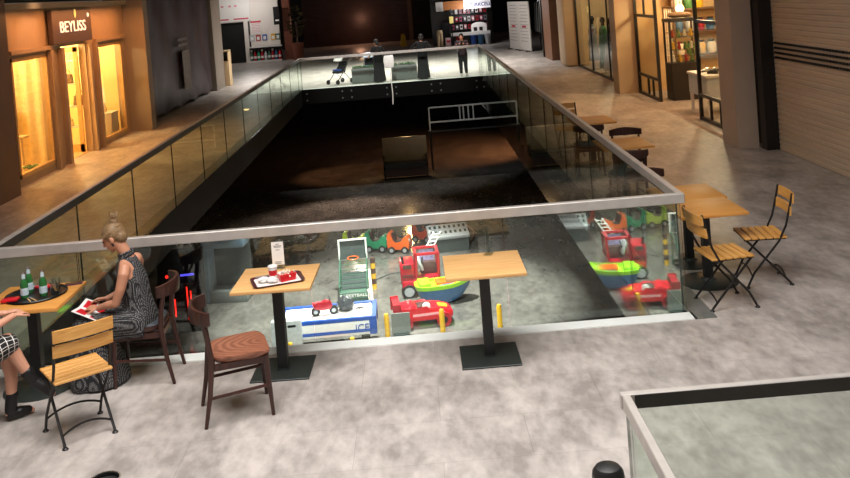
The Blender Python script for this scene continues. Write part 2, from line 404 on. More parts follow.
# ------------------------------------------------------------------ balustrades
RH, RW = .09, .065
def rail_box(b, p0, p1):
    p0 = V(p0); p1 = V(p1); d = p1-p0; L = d.length; a = math.atan2(d.y, d.x)
    b.box((p0+p1)/2, (L, RW, RH), rz=a, bev=.006, seg=1)
def pane(parent, p0, p1, z0, z1, t=.014, gm=None):
    p0 = V(p0); p1 = V(p1); d = p1-p0; a = math.atan2(d.y, d.x)
    b = B(); b.box(((p0.x+p1.x)/2, (p0.y+p1.y)/2, (z0+z1)/2), (d.length, t, z1-z0), rz=a)
    for f in b.bm.faces:
        f.material_index = 0 if f.calc_area() > .12 else 1
    o = b.out('glass_pane', [gm or M_glass, M_glassedge], parent, smooth=False)
    o.location = -V(parent.location)
    return o
def balustrade(label, p0, p1, cuts, zlow, inward, br=.013, shade_strip=False, bolts=True):
    t = thing('glass_balustrade', label, 'balustrade', ((p0[0]+p1[0])/2, (p0[1]+p1[1])/2, 0))
    q0 = V((*p0, 0)); q1 = V((*p1, 0)); d = (q1-q0); L = d.length; u = d/L
    ext = .0325 if abs(u.x) > .5 else -.034
    b = B(); rail_box(b, q0-u*ext+V((0, 0, HR-RH/2)), q1+u*ext+V((0, 0, HR-RH/2)))
    o = b.out('handrail', M_steel, t); o.location = -V(t.location)
    if shade_strip:
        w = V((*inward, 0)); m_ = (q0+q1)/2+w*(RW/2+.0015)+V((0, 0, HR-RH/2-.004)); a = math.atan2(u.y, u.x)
        o = B().box(m_, (L-.1, .003, RH-.012), rz=a).out('rail_shade_strip', M_railshade, t, smooth=False, label='shade painted dark along the inner face of the handrail'); o.location = -V(t.location)  # thin dark strip painting shade onto the rail's inner side
    s = [0]+list(cuts)+[L]
    off = V((*inward, 0))*.03
    w = V((*inward, 0)); bolt = None; e = .0 if abs(u.x) > .5 else .045
    for a, c in zip(s, s[1:]):
        pane(t, q0+u*(a+(e if a == 0 else .006))+off, q0+u*(c-(e if c == L else .006))+off, zlow, HR-RH, gm=M_glassl if shade_strip else None)
        for k in (a+.16, c-.16) if bolts else ():
            for zz in (-.15, -.38):
                p = q0+u*k+(off if zlow < 0 else off*.2)+V((0, 0, zz))-V(t.location)
                if bolt is None: bolt = B().cyl(-w*.03, w*.016, br, n=10).out('standoff_bolt', M_boltd, t); bolt.location = p
                else: o = bolt.copy(); COL.objects.link(o); o.location = p
    return t
n_side = 11
sidecuts = [k*2.07 for k in range(1, 12) if k*2.07 < YF-YN-.5]
balustrade('front glass balustrade with steel handrail nearest the tables, along the near edge of the opening', (XL, YN), (XR, YN), (.76, 2.83, 4.6), -.48, (0, 1))
balustrade('long glass balustrade beside the lit orange shop, left side of the opening', (XL, YN), (XL, YF), sidecuts, .012, (1, 0), shade_strip=True, bolts=False)
balustrade('long glass balustrade beside the row of tables, right side of the opening', (XR, YN), (XR, YF), sidecuts, -.48, (-1, 0), bolts=False)
balustrade('far glass balustrade that the three standing people lean on', (XL, YF), (XR, YF), (1.55, 3.1, 4.65), .012, (0, -1), .028)

# separate balustrade corner nearest the camera
t = thing('glass_balustrade', 'corner of steel-railed glass balustrade at the lower right of the photo', 'balustrade', (.895, 4.38, 0))
b = B(); b.box((2.2, 0, HR-.036), (4.45, .04, .072), bev=.004, seg=1); b.box((0, -1.7, HR-.036), (.04, 3.36, .072), bev=.004, seg=1)
b.out('handrail', M_steel, t)
B().box((2.19, -.0215, HR-.038), (4.3, .003, .064)).out('rail_shade_strip', M_railshade, t, label='shade painted dark along the inner face of the handrail')  # strip imitates the steel's dark reflection by colour
def pane_l(c, d):
    b = B(); b.box(c, d)
    for f in b.bm.faces: f.material_index = 0 if f.calc_area() > .12 else 1
    b.out('glass_pane', [M_glass, M_glassedge], t, smooth=False)
pane_l((1.12, 0, .53), (2.2, .014, .99)); pane_l((3.33, 0, .53), (2.2, .014, .99)); pane_l((0, -.85, .53), (.014, 1.66, .99)); pane_l((0, -2.54, .53), (.014, 1.66, .99))
b = B(); b.box((2.2, 0, .02), (4.45, .06, .04)); b.box((0, -1.7, .02), (.06, 3.36, .04)); b.out('base_channel', M_steel, t, smooth=False)
tag(B().prism([(-.03, -.012), (.028, -.02), (.035, .012), (.0, .022), (-.028, .014)], .004, Matrix.Translation((1.2, 5.5, .004))).out('paper_scrap', mat('pink_scrap', (214, 120, 116), .8), None), 'small pink paper scrap on the floor behind the near glass corner', 'scrap')

# two low black posts whose tops just enter the bottom of the frame
def bollard(loc, label, rounded):
    t = thing('bollard', label, 'post', loc)
    prof = [(.0001, 0), (.1, 0), (.1, .02), (.072, .03), (.072, .845)]
    if rounded: prof += [(.074, .85), (.07, .88), (.055, .9), (.03, .908), (.0001, .91)]
    else: prof += [(.074, .865), (.074, .875), (.066, .875), (.064, .86), (.0001, .855)]
    B().lathe(prof, n=28).out('post', M_black, t)
    if not rounded: B().lathe([(.0001, .8555), (.0635, .8555), (.0635, .858), (.0001, .858)], n=28).out('cap_disc', mat('matte_black_cap', (14, 14, 14), .95, spec=.1), t, smooth=False)
    if not rounded: B().lathe([(.067, .875), (.075, .875), (.075, .882), (.067, .882)], n=28).out('cap_ring', M_bolt, t, label='thin chrome ring on top')
    return t
bollard((-1.63, 4.42, -0.0), 'black post with a chrome rim, bottom edge left of the centre', False)
bollard((.735, 4.1, 0), 'black post with a rounded top beside the near glass corner', True)

# ------------------------------------------------------------------ furniture
TH = .785
def square_table(label, loc, rz, size=.657, top=None, edge=None, group=None):
    t = thing('cafe_table', label, 'table', loc, rz, group)
    B().box((0, 0, TH-.0135), (size, size, .027), bev=.004).out('tabletop', top or M_oak, t)
    B().box((0, 0, .38), (.085, .085, .73)).out('column', M_black, t, smooth=False)
    B().box((0, 0, TH-.031), (.3, .3, .008)).out('mounting_plate', M_black, t, smooth=False)
    b = B(); b.box((0, 0, .007), (.49, .49, .014), bev=.003, seg=1); b.box((0, 0, .018), (.1, .1, .012)); b.out('base_plate', M_basep, t)
    return t
square_table('square pale oak café table with an empty clear sign holder, by the front glass', (.456, 7.68, 0), .0)
T2 = square_table('square pale oak café table with the maroon food tray, by the front glass', (-1.285, 7.77, 0), -.03)

def round_base_table(label, loc, rz, sx=.66, sy=.66, group=None):
    t = thing('cafe_table', label, 'table', loc, rz, group)
    b = B(); b.box((0, 0, .735), (sx, sy, .03), bev=.004); b.out('tabletop', M_oakdk, t)
    B().box((0, 0, .36), (.08, .08, .70)).out('column', M_black, t, smooth=False)
    B().box((0, 0, .714), (.3, .3, .012)).out('mounting_plate', M_black, t, smooth=False)
    B().lathe([(.0001, 0), (.29, 0), (.29, .008), (.27, .016), (.08, .03), (.06, .05), (.0001, .05)], n=36).out('base_disc', M_basep, t)
    return t
TL = round_base_table('oak café table with bottles on a round tray, where the two women sit', (-3.36, 7.82, 0), 0, .68, .70)
TL.scale = (1, 1, 1.035)
round_base_table('nearer of two joined oak tables right of the glass corner', (2.77, 9.09, 0), .02, .66, .66, 'tables along the right balustrade')
round_base_table('farther of two joined oak tables right of the glass corner', (2.79, 9.755, 0), .02, .66, .66, 'tables along the right balustrade')
round_base_table('second oak table along the right balustrade, between dark chairs', (2.86, 12.95, 0), .02, .70, .80, 'tables along the right balustrade')
round_base_table('farthest oak table along the right balustrade, before the far slatted chair', (2.88, 15.3, 0), .02, .68, .80, 'tables along the right balustrade')

def dining_chair(label, loc, rz, seatmat, pad=None, group=None):
    """faces local +Y"""
    t = thing('dining_chair', label, 'chair', loc, rz, group)
    # moulded seat
    b = B(); rows = []
    for z, gx, gy in ((.425, .19, .185), (.432, .205, .2), (.45, .215, .21), (.462, .212, .207), (.466, .19, .185)):
        ring = []
        for i in range(36):
            a = 2*PI*i/36; c, s = math.cos(a), math.sin(a); e = .42
            x = gx*math.copysign(abs(c)**e, c); y = gy*math.copysign(abs(s)**e, s)
            x *= 1+.06*(y/.2)
            zz = z + (.012*(abs(x)/.2)**2 if z > .43 else 0) + (-.014 if y > .15 and z > .43 else 0)*((y-.15)/.05 if y > .15 else 0)
            ring.append((x, y+.01, zz))
        rows.append(ring)
    b.face_loft(rows); b.out('seat', seatmat, t, angle=50)
    if pad:
        b = B(); rows = []
        for z, g in ((.466, .185), (.478, .196), (.492, .19), (.498, .16)):
            rows.append([(g*math.copysign(abs(math.cos(2*PI*i/32))**.45, math.cos(2*PI*i/32)), g*math.copysign(abs(math.sin(2*PI*i/32))**.45, math.sin(2*PI*i/32))+.01, z) for i in range(32)])
        b.face_loft(rows); b.out('seat_pad', pad, t, angle=60)
    for s in (-1, 1):
        B().tube([(s*.19, .2, 0), (s*.185, .19, .2), (s*.18, .18, .43)], [.013, .017, .021], 10).out('leg', M_walnut, t)
        # rear leg runs up into the back post
        B().tube([(s*.2, -.27, 0), (s*.195, -.225, .22), (s*.19, -.195, .45), (s*.195, -.215, .62), (s*.2, -.25, .8)], [.013, .018, .022, .019, .014], 10).out('leg', M_walnut, t)
        B().box((s*.185, -.0, .405), (.022, .37, .045)).out('side_rail', M_walnut, t, smooth=False)
        B().tube([(s*.192, .19, .22), (s*.196, -.225, .2)], .012, 8).out('stretcher', M_walnut, t)
    B().box((0, .18, .405), (.35, .022, .045)).out('front_rail', M_walnut, t, smooth=False)
    B().box((0, -.195, .405), (.36, .022, .045)).out('rear_rail', M_walnut, t, smooth=False)
    # curved top rail
    b = B(); rows = []
    for k in range(13):
        a = (k-6)/6*1.05; x = .235*math.sin(a)/math.sin(1.05); y = -.305+.11*(1-math.cos(a))/(1-math.cos(1.05))
        n = V((math.sin(a)*.5, -math.cos(a), 0)).normalized()*.011; hh = .062-.018*abs(a)/1.05
        rows.append([V((x, y, .76-hh))-n, V((x, y, .76-hh))+n, V((x, y, .76))+n*1.3+V((0, -.006, 0)), V((x, y, .76+hh))+n, V((x, y, .76+hh))-n, V((x, y, .76))-n])
    b.face_loft(rows); b.out('backrest', M_walnut, t, angle=60)
    return t
CH = dining_chair('dark walnut dining chair with moulded reddish wood seat, beside the food tray table', (-1.51, 7.06, 0), math.radians(16-90), M_veneer)
CH.scale = (1.06, 1.06, 1.07)
WC = dining_chair('dark walnut chair with slate pad that the woman in the dotted dress sits on', (-2.47, 7.86, 0), math.radians(92), M_walnut, M_pad)
WC.scale = (1.04, 1.04, 1.03)
RG = 'chairs along the right balustrade'
C3 = dining_chair('dark chair with blue-grey pad at the near side of the second right table', (2.74, 12.25, 0), math.radians(4), M_walnut, M_padb, RG)
dup(C3, (3.08, 13.55, 0), math.radians(176), 'dark chair with blue-grey pad whose back shows between the second and farthest right tables', RG)
dup(C3, (2.68, 14.62, 0), math.radians(-3), 'dark chair with blue-grey pad seen through glass before the farthest right table', RG)
dup(C3, (2.62, 10.55, 0), math.radians(184), 'dark chair with blue-grey pad at the far end of the joined tables', RG)

def slat_chair(label, loc, rz, group=None):
    """folding bistro chair, faces local +Y"""
    t = thing('folding_chair', label, 'chair', loc, rz, group)
    for k in range(6):
        y = -.17+k*.066
        B().box((0, y, .452), (.40, .054, .018), bev=.004, seg=1).out('seat_slat', M_slat, t)
    for z, y in ((.80, -.262), (.69, -.232)):
        b = B(); rows = []
        for k in range(9):
            x = (k-4)/4*.205; yy = y-.022*(1-(x/.205)**2)
            h = .043
            rows.append([(x, yy-.009, z-h), (x, yy+.009, z-h+.002), (x, yy+.001, z+h), (x, yy-.017, z+h)])
        b.face_loft(rows); b.out('back_slat', M_slat, t, angle=60)
    for s in (-1, 1):
        x = s*.195
        # back upright sweeping forward into the front foot
        B().tube([(x, -.262, .85), (x, -.232, .72), (x, -.19, .56), (x, -.12, .42), (x, .0, .28), (x, .12, .14), (x, .185, .015)], .0105, 8).out('leg', M_iron, t)
        x2 = s*.172
        B().tube([(x2, .17, .435), (x2, .1, .36), (x2, 0, .25), (x2, -.12, .12), (x2, -.215, .015)], .0105, 8).out('leg', M_iron, t)
        B().tube([(x2, .19, .437), (x2, -.19, .437)], .009, 8).out('seat_rail', M_iron, t)
        for px, py in ((x, .187), (x2, -.217)):
            B().lathe([(.0001, 0), (.022, 0), (.022, .006), (.012, .016), (.0001, .018)], (px, py, 0), 12).out('foot_cap', M_iron, t)
    for y, z, w in ((.14, .105, .195), (-.165, .075, .172)):
        B().tube([(w*(k-4)/4, y, z+.05*(1-((k-4)/4)**2)) for k in range(9)], .008, 8).out('stretcher', M_iron, t)
    return t
S1 = slat_chair('folding slatted wood chair with its back to the camera, at the women\'s table', (-2.70, 6.93, 0), math.radians(36))
S1.scale = (1.05, 1.05, 1.05)
dup(S1, (-3.64, 6.9, 0), math.radians(-50), 'folding slatted wood chair under the woman in the grid skirt')
dup(S1, (2.74, 8.47, 0), math.radians(-84), 'folding slatted chair right against the glass corner, facing right', RG)
dup(S1, (3.27, 8.99, 0), math.radians(86), 'folding slatted chair on the right side of the joined tables, back to the shutter', RG)
dup(S1, (2.66, 16.3, 0), math.radians(182), 'folding slatted chair behind the farthest right table', RG)

# ------------------------------------------------------------------ tabletop things
def sign_holder(label, loc, rz, paper):
    t = thing('sign_holder', label, 'sign', loc, rz)
    b = B(); b.box((0, 0, .004), (.1, .07, .006)); b.box((0, .004, .12), (.11, .003, .235)); b.out('acrylic_stand', M_clearp, t, smooth=False)
    if paper:
        p = B().box((0, -.001, .135), (.105, .002, .2)).out('paper_sheet', M_paper, t, smooth=False)
        for z, w in ((.215, .03), (.2, .07), (.19, .06), (.165, .035), (.06, .06), (.048, .05)):
            B().box((0, -.0025, z), (w, .001, .005)).out('printed_line', M_ink, p, smooth=False)
    return t
sign_holder('white printed sheet in an acrylic stand behind the food tray', (-1.3, 8.03, TH), -.05, True)
sign_holder('empty clear acrylic stand on the right pale oak table', (.53, 7.95, TH), 1.2, False)

def rrect(w, h, r, n=5):
    out = []
    for cx, cy, a0 in ((w/2-r, h/2-r, 0), (-w/2+r, h/2-r, PI/2), (-w/2+r, -h/2+r, PI), (w/2-r, -h/2+r, 1.5*PI)):
        for k in range(n+1): out.append((cx+r*math.cos(a0+k*PI/2/n), cy+r*math.sin(a0+k*PI/2/n)))
    return out
t = thing('serving_tray', 'maroon rectangular tray of fast food on the middle table', 'tray', (-1.265, 7.68, TH), .28)
b = B(); rows = []
for sc, z in ((.9, 0), (.93, .002), (1, .018), (1.02, .018), (.955, .006), (.94, .004)):
    rows.append([(x*sc, y*sc, z) for x, y in rrect(.42, .3, .05)])
b.face_loft(rows); b.out('tray_body', M_traym, t)
B().prism(rrect(.36, .25, .02), .001, Matrix.Translation((0, 0, .0062)) @ RM(rz=.04)).out('tray_liner', mat('white_liner_print', (236, 226, 220), .7, vary=.1, scale=20), t, smooth=False)
t = thing('paper_cup', 'red and white paper drink cup on the maroon tray', 'cup', (-1.305, 7.73, TH+.0075))
B().lathe([(.0001, 0), (.028, 0), (.038, .1), (.0001, .1)], n=20).out('cup_body', M_paper, t)
B().lathe([(.0315, .03), (.0325, .03), (.0368, .075), (.0358, .075)], n=20).out('cup_print', M_red, t, label='red printed band')
B().lathe([(.041, .098), (.041, .104), (.034, .112), (.0001, .112)], n=20).out('lid', M_white, t)
t = thing('fries_box', 'red card box of fries on the maroon tray', 'food box', (-1.18, 7.66, TH+.0075), .5)
b = B(); b.prism([(-.06, 0), (.06, 0), (.075, .055), (-.075, .055)], .07, RM(rx=PI/2)); b.out('carton', M_red, t, smooth=False)
for k in range(14):
    f = B().box((random.uniform(-.06, .06), random.uniform(-.025, .025), .055), (.009, .009, .06), rx=random.uniform(-.7, .7), ry=random.uniform(-.7, .7)); f.out('chip', M_fries, t, smooth=False)
for (x, y, r, lb) in ((-1.36, 7.65, .035, 'crumpled white napkin on the left of the maroon tray'), (-1.2, 7.76, .045, 'crumpled white wrapper behind the fries box on the maroon tray'), (-1.29, 7.63, .03, 'small crumpled wrapper at the front of the maroon tray')):
    b = B(); b.ell((0, 0, .016), (r*1.5, r, .022), u=12, v=8)
    for v in b.bm.verts: v.co += V((random.uniform(-.008, .008), random.uniform(-.008, .008), random.uniform(0, .008)))
    o = b.out('napkin', M_paper, None, angle=20); o.location = (x-.01, y-.02, TH+.0135); tag(o, lb, 'napkin')

# left table
t = thing('round_tray', 'round black tray of bottles on the women\'s table', 'tray', (-3.34, 7.86, .776))
B().lathe([(.0001, 0), (.235, 0), (.25, .016), (.255, .016), (.252, .02), (.24, .006), (.0001, .006)], n=40).out('tray_body', M_trayb, t)
def bottle(loc, label):
    t = thing('water_bottle', label, 'bottle', loc, 0, 'green bottles on the round tray')
    B().lathe([(.0001, 0), (.03, 0), (.032, .01), (.032, .11), (.026, .135), (.014, .165), (.0125, .2), (.0001, .2)], n=16).out('bottle_glass', M_bottle, t)
    B().lathe([(.0328, .03), (.0328, .09)], n=16).out('label', M_lab, t) if False else B().lathe([(.0325, .025), (.0332, .025), (.0332, .085), (.0325, .085)], n=16).out('paper_label', M_lab, t)
    B().lathe([(.0132, .15), (.0165, .15), (.0138, .2), (.0125, .2)], n=12).out('neck_label', M_lab, t)
    B().lathe([(.0001, .2), (.0145, .2), (.0145, .213), (.0001, .213)], n=12).out('cap', M_bolt, t)
    return t
bt = bottle((-3.26, 7.82, .783), 'green bottle on the right of the round tray by the glasses')
dup(bt, (-3.41, 7.80, .783), None, 'front left green bottle of the pair on the round tray')
dup(bt, (-3.43, 7.95, .783), None, 'rear left green bottle of the pair on the round tray')
def tumbler(loc, label):
    t = thing('drinking_glass', label, 'glass', loc, 0, 'glasses on the women\'s table')
    B().lathe([(.0001, 0), (.03, 0), (.037, .1), (.035, .1), (.0285, .006), (.0001, .006)], n=18).out('tumbler', M_clearp, t)
    B().lathe([(.0001, .0065), (.0285, .0065), (.031, .05), (.0001, .05)], n=18).out('water', glass_mat('water', (200, 216, 222), .06) if 'water' not in MATS else MATS['water'], t)
    return t
g = tumbler((-3.165, 7.82, .783), 'clear water glass at the right edge of the round tray')
dup(g, (-3.2, 7.95, .783), None, 'clear water glass at the back of the round tray')
for x, y, a, lb in ((-3.335, 7.7, .6, 'wooden-handled fork at the front of the round tray'), (-3.3, 7.71, .75, 'wooden-handled knife beside the fork on the round tray')):
    t = thing('cutlery', lb, 'cutlery', (x, y, .783), a)
    B().box((0, 0, .004), (.012, .1, .008), bev=.002, seg=1).out('handle', mat('pale_wood_handle', (206, 164, 112), .5), t)
    B().box((0, .085, .004), (.014, .07, .002)).out('blade', M_bolt, t, smooth=False)
for x, y, a, m, lb in ((-3.5, 7.72, .2, M_red, 'red folded food wrapper at the left of the women\'s table'), (-3.34, 8.03, -.3, M_red, 'red paper packet behind the green bottles')):
    b = B(); b.prism([(-.07, -.04), (.06, -.05), (.075, .03), (.0, .05), (-.065, .035)], .02, RM(rz=a), bev=.006)
    o = b.out('food_wrapper', m, None); o.location = (x, y, .7985); tag(o, lb, 'wrapper')
t = thing('smartphone', 'dark purple phone lying at the right rear corner of the women\'s table', 'phone', (-3.11, 8.1, .776), -1.35)
B().box((0, 0, .005), (.075, .15, .009), bev=.003).out('case', mat('plum_case', (84, 46, 84), .35), t)
B().box((0, 0, .0098), (.066, .138, .0008)).out('screen', M_trayb, t, smooth=False)

# ------------------------------------------------------------------ people
def frame_of(fwd, up):
    f = V(fwd).normalized(); r = f.cross(V(up)).normalized(); u = r.cross(f).normalized()
    return Matrix((r, f, u)).transposed().to_quaternion()      # local x right, y forward, z up
def head(b, c, q, s=1.):
    c = V(c); L = lambda x, y, z: c+q @ V((x*s, y*s, z*s))
    b.ell(L(0, -.012, .025), (.074*s, .092*s, .088*s), q, 18, 12)       # cranium
    b.ell(L(0, .018, -.035), (.058*s, .072*s, .07*s), q, 16, 10)        # face
    b.ell(L(0, .052, -.088), (.03*s, .028*s, .022*s), q, 12, 8)         # chin
    b.limb([L(0, .084, .012), L(0, .104, -.03)], [.009*s, .013*s], 8)   # nose
    b.ell(L(0, .083, -.06), (.024*s, .012*s, .009*s), q, 10, 6)         # lips
    b.limb([L(-.04, .074, .022), L(.04, .074, .022)], [.009*s, .009*s], 8)  # brow
    for k in (-1, 1): b.ell(L(k*.075, -.008, -.012), (.011*s, .02*s, .032*s), q, 10, 8)
def hand(b, w, d, nrm, s=1., curl=.5, side=1):
    """w wrist, d direction of the fingers, nrm palm normal (towards which fingers curl)"""
    d = V(d).normalized(); n = V(nrm); n = (n-d*n.dot(d)).normalized(); x = d.cross(n).normalized()*side
    w = V(w)
    b.rings([(w+d*t, x*a*s, n*c*s) for t, a, c in ((-.01, .022, .017), (.02*s, .03, .016), (.055*s, .039, .015), (.085*s, .038, .012), (.093*s, .03, .008))], 12)
    for i, (off, ln) in enumerate(((-.029, .068), (-.01, .077), (.01, .072), (.028, .056))):
        p = w+d*.085*s+x*off*s; a = .15; pts = [p-d*.02*s, p]
        for seg in (.42, .33, .25):
            a += curl*.55; p = p+(d*math.cos(a)+n*math.sin(a))*ln*seg*s; pts.append(p)
        b.limb(pts, [.0085*s, .0085*s, .008*s, .0072*s, .006*s], 8)
    p = w+d*.025*s-x*.028*s
    b.limb([p, p+(d*.6-x*.8+n*.2).normalized()*.032*s, p+(d*.6-x*.8+n*.2).normalized()*.032*s+(d*.9-x*.25+n*.3).normalized()*.03*s, p+(d*.6-x*.8+n*.2).normalized()*.032*s+(d*.9-x*.25+n*.3).normalized()*.055*s], [.012*s, .0105*s, .009*s, .007*s], 8)

# the woman in the dotted dress; local frame faces +Y, +X is her right
W = thing('person', 'blonde woman with a top knot in a sleeveless black dotted dress, reading a red menu', 'person', (-2.49, 7.82, 0), math.radians(88))
b = B()
hq = frame_of((.0, .86, -.42), (0, .42, .86))
HC = V((0, .15, 1.225))
head(b, HC, hq, .98)
b.limb([(0, .02, 1.0), (0, .05, 1.07), (0, .1, 1.17)], [.06, .05, .052], 14)
b.rings([((0, -.03, .52), (.17, 0, 0), (0, .115, 0)), ((0, -.03, .62), (.14, 0, 0), (0, .1, .01)), ((0, .0, .78), (.135, 0, 0), (0, .1, .02)), ((0, .02, .92), (.155, 0, 0), (0, .1, .03)), ((0, .025, 1.0), (.15, 0, 0), (0, .075, .03)), ((0, .03, 1.05), (.07, 0, 0), (0, .05, .02))], 20)
for s in (-1, 1):
    b.limb([(s*.15, .02, .995), (s*.19, .02, .95), (s*.205, .05, .84), (s*.2, .1, .725)], [.05, .047, .041, .035], 12)
    wr = V((s*.105, .285, .665)) if s < 0 else V((s*.12, .29, .675))
    b.limb([(s*.2, .1, .725), (s*.175, .17, .71), wr], [.036, .034, .024], 12)
    hand(b, wr, (-s*.25, .95, .05), (-s*.3, .0, -.95) if True else 0, .95, .45, s)
    # legs under the dress
    b.limb([(s*.09, 0, .53), (s*.1, .22, .53), (s*.1, .42, .51)], [.085, .075, .058], 12)
    b.limb([(s*.1, .42, .51), (s*.1, .43, .3), (s*.1, .4, .09)], [.056, .052, .035], 12)
    b.limb([(s*.1, .38, .045), (s*.1, .46, .035), (s*.1, .53, .025)], [.034, .034, .024], 10)
body = b.out('body', M_skin, W, voxel=.0055, sm=2)
# dress bodice, collar and long skirt
b = B()
b.rings([((0, -.04, .5), (.19, 0, 0), (0, .135, 0)), ((0, -.035, .6), (.16, 0, 0), (0, .12, .01)), ((0, -.005, .74), (.15, 0, 0), (0, .118, .02)), ((0, .015, .88), (.158, 0, 0), (0, .122, .03)), ((0, .022, .97), (.135, 0, 0), (0, .1, .03)), ((0, .03, 1.03), (.09, 0, 0), (0, .075, .02)), ((0, .035, 1.065), (.066, 0, 0), (0, .064, .015))], 24)
for s in (-1, 1):
    b.limb([(s*.1, -.02, .53), (s*.12, .22, .535), (s*.125, .43, .515)], [.12, .105, .085], 14)
    b.limb([(s*.125, .43, .515), (s*.13, .45, .3), (s*.14, .44, .08)], [.085, .1, .12], 14)
b.rings([((0, .36, .54), (.19, 0, 0), (0, .13, .02)), ((0, .38, .42), (.22, 0, 0), (0, .15, 0)), ((0, .37, .25), (.23, 0, 0), (0, .19, 0)), ((0, .33, .06), (.25, 0, 0), (0, .22, 0)), ((0, .33, .012), (.25, 0, 0), (0, .22, 0))], 24)
b.rings([((0, -.1, .47), (.2, 0, 0), (0, 0, .09)), ((0, .1, .47), (.2, 0, 0), (0, 0, .12)), ((0, .36, .45), (.2, 0, 0), (0, 0, .14))], 20)
b.out('dress', M_dots, W, voxel=.011, sm=3)
b = B()
cq = frame_of((0, .3, 1), (0, -1, .3))
rows = []
for k, (rr, off) in enumerate(((.06, 0), (.068, .012), (.063, .025), (.071, .038), (.066, .048), (.058, .046))):
    rows.append([V((0, .045, 1.055))+cq @ V((math.cos(2*PI*i/28)*(rr+.005*math.sin(i*3.3+k)), off-.0, math.sin(2*PI*i/28)*(rr+.004*math.cos(i*2.7)))) for i in range(28)])
b.face_loft(rows); b.out('ruffled_collar', M_dots, W)
b = B()
L = lambda x, y, z: HC+hq @ V((x, y, z))
b.ell(L(0, -.02, .034), (.081, .095, .09), hq, 20, 14)
b.ell(L(0, -.062, -.02), (.066, .055, .065), hq, 16, 10)
for k in range(9):
    a = (k-4)/4*1.15
    b.limb([L(math.sin(a)*.07, .052-.01*abs(a), .07-.028*abs(a)), L(math.sin(a)*.08, -.03, .098-.04*abs(a)), L(math.sin(a)*.04, -.1, .07)], [.012, .013, .011], 8)
kn = L(0, -.075, .115)
b.ell(kn, (.033, .033, .036), hq, 12, 8)
for k in range(7):
    a = k*2*PI/7
    b.limb([kn+V((math.cos(a)*.012, math.sin(a)*.012, .02)), kn+V((math.cos(a)*.03, math.sin(a)*.03, .045)), kn+V((math.cos(a+.8)*.034, math.sin(a+.8)*.034, .07+.012*(k % 3)))], [.012, .009, .004], 6)
hair = b.out('hair', M_hair, W, voxel=.005, sm=1)
for v in hair.data.vertices:  # open the hair over the face
    pass
for s in (-1, 1):
    B().ell(HC+hq @ V((s*.03, .083, .006)), (.011, .007, .006), hq, 10, 6).out('eye', M_trayb, W)
    B().ell(HC+hq @ V((s*.079, .0, -.052)), (.007, .009, .014), hq, 8, 6).out('earring', M_trayb, W)
for s in (-1, 1):
    b = B(); b.limb([(s*.1, .4, .03), (s*.1, .5, .03), (s*.1, .56, .024)], [.04, .042, .03], 12); b.out('shoe', M_shoe, W)

# menu held in her hands
t = thing('menu', 'open red and white menu in the hands of the woman in the dotted dress', 'menu', (-2.86, 7.80, .625), math.radians(88))
for s in (-1, 1):
    M = Matrix.Translation((s*.085, 0, 0)) @ RM(rx=math.radians(24), ry=-s*.12)
    pg = B().prism(rrect(.17, .24, .006, 2), .003, M).out('menu_leaf', M_paper, t, smooth=False)
    B().prism(rrect(.12, .085, .004, 2), .001, M @ Matrix.Translation((0, .05, .0022))).out('printed_panel', M_red, pg, smooth=False)
    B().prism(rrect(.13, .05, .004, 2), .001, M @ Matrix.Translation((0, -.06, .0022))).out('printed_panel', M_red, pg, smooth=False)

# the woman in the grid skirt, only partly in frame
W2 = thing('person', 'woman at the left edge in a black and white grid skirt and black ankle boots', 'person', (-3.64, 6.9, 0), math.radians(-50))
b = B()
hq2 = frame_of((0, .95, -.3), (0, .3, .95)); HC2 = V((0, .08, 1.27))
head(b, HC2, hq2, .98)
b.limb([(0, .0, 1.03), (0, .02, 1.1), (0, .05, 1.2)], [.06, .05, .052], 14)
b.rings([((0, -.05, .5), (.17, 0, 0), (0, .12, 0)), ((0, -.05, .62), (.14, 0, 0), (0, .1, 0)), ((0, -.03, .8), (.135, 0, 0), (0, .1, 0)), ((0, -.01, .95), (.155, 0, 0), (0, .1, 0)), ((0, 0, 1.03), (.15, 0, 0), (0, .08, 0)), ((0, .01, 1.08), (.06, 0, 0), (0, .05, 0))], 20)
for s, el, wr, dd in ((1, (.22, .17, .80), (.085, .47, .845), (-.35, .9, .0)), (-1, (-.24, .17, .84), (-.06, .45, .84), (.3, .9, .1))):
    b.limb([(s*.15, 0, 1.02), (s*.19, .02, .97), el], [.05, .046, .036], 12)
    b.limb([el, wr], [.037, .025], 12)
    hand(b, wr, dd, (0, .1, -1), .95, .6, s)
b.limb([(-.09, 0, .53), (-.1, .22, .56), (-.08, .43, .56)], [.085, .076, .06], 12)       # left thigh
b.limb([(-.08, .43, .56), (-.06, .46, .36), (-.05, .44, .12)], [.058, .052, .034], 12)
b.limb([(-.05, .42, .06), (-.05, .5, .045), (-.05, .585, .03)], [.034, .034, .024], 10)
b.limb([(.09, 0, .55), (.1, .22, .63), (.05, .42, .655)], [.085, .076, .06], 12)          # right leg crossed over
b.limb([(.05, .42, .655), (.06, .48, .5), (.08, .56, .33)], [.058, .052, .035], 12)
b.limb([(.08, .57, .31), (.1, .63, .25), (.12, .7, .17)], [.034, .034, .024], 10)
b.out('body', M_skinb, W2, voxel=.0055, sm=2)
b = B()
b.rings([((0, -.05, .52), (.185, 0, 0), (0, .135, 0)), ((0, -.05, .64), (.155, 0, 0), (0, .118, 0)), ((0, -.03, .8), (.15, 0, 0), (0, .118, 0)), ((0, -.01, .95), (.17, 0, 0), (0, .115, 0)), ((0, 0, 1.04), (.16, 0, 0), (0, .09, 0)), ((0, .01, 1.07), (.08, 0, 0), (0, .06, 0))], 22)
for s, el in ((1, (.22, .17, .80)), (-1, (-.24, .17, .84))): b.limb([(s*.15, 0, 1.02), (s*.19, .02, .97), (s*.2, .08, .9)], [.06, .056, .05], 12)
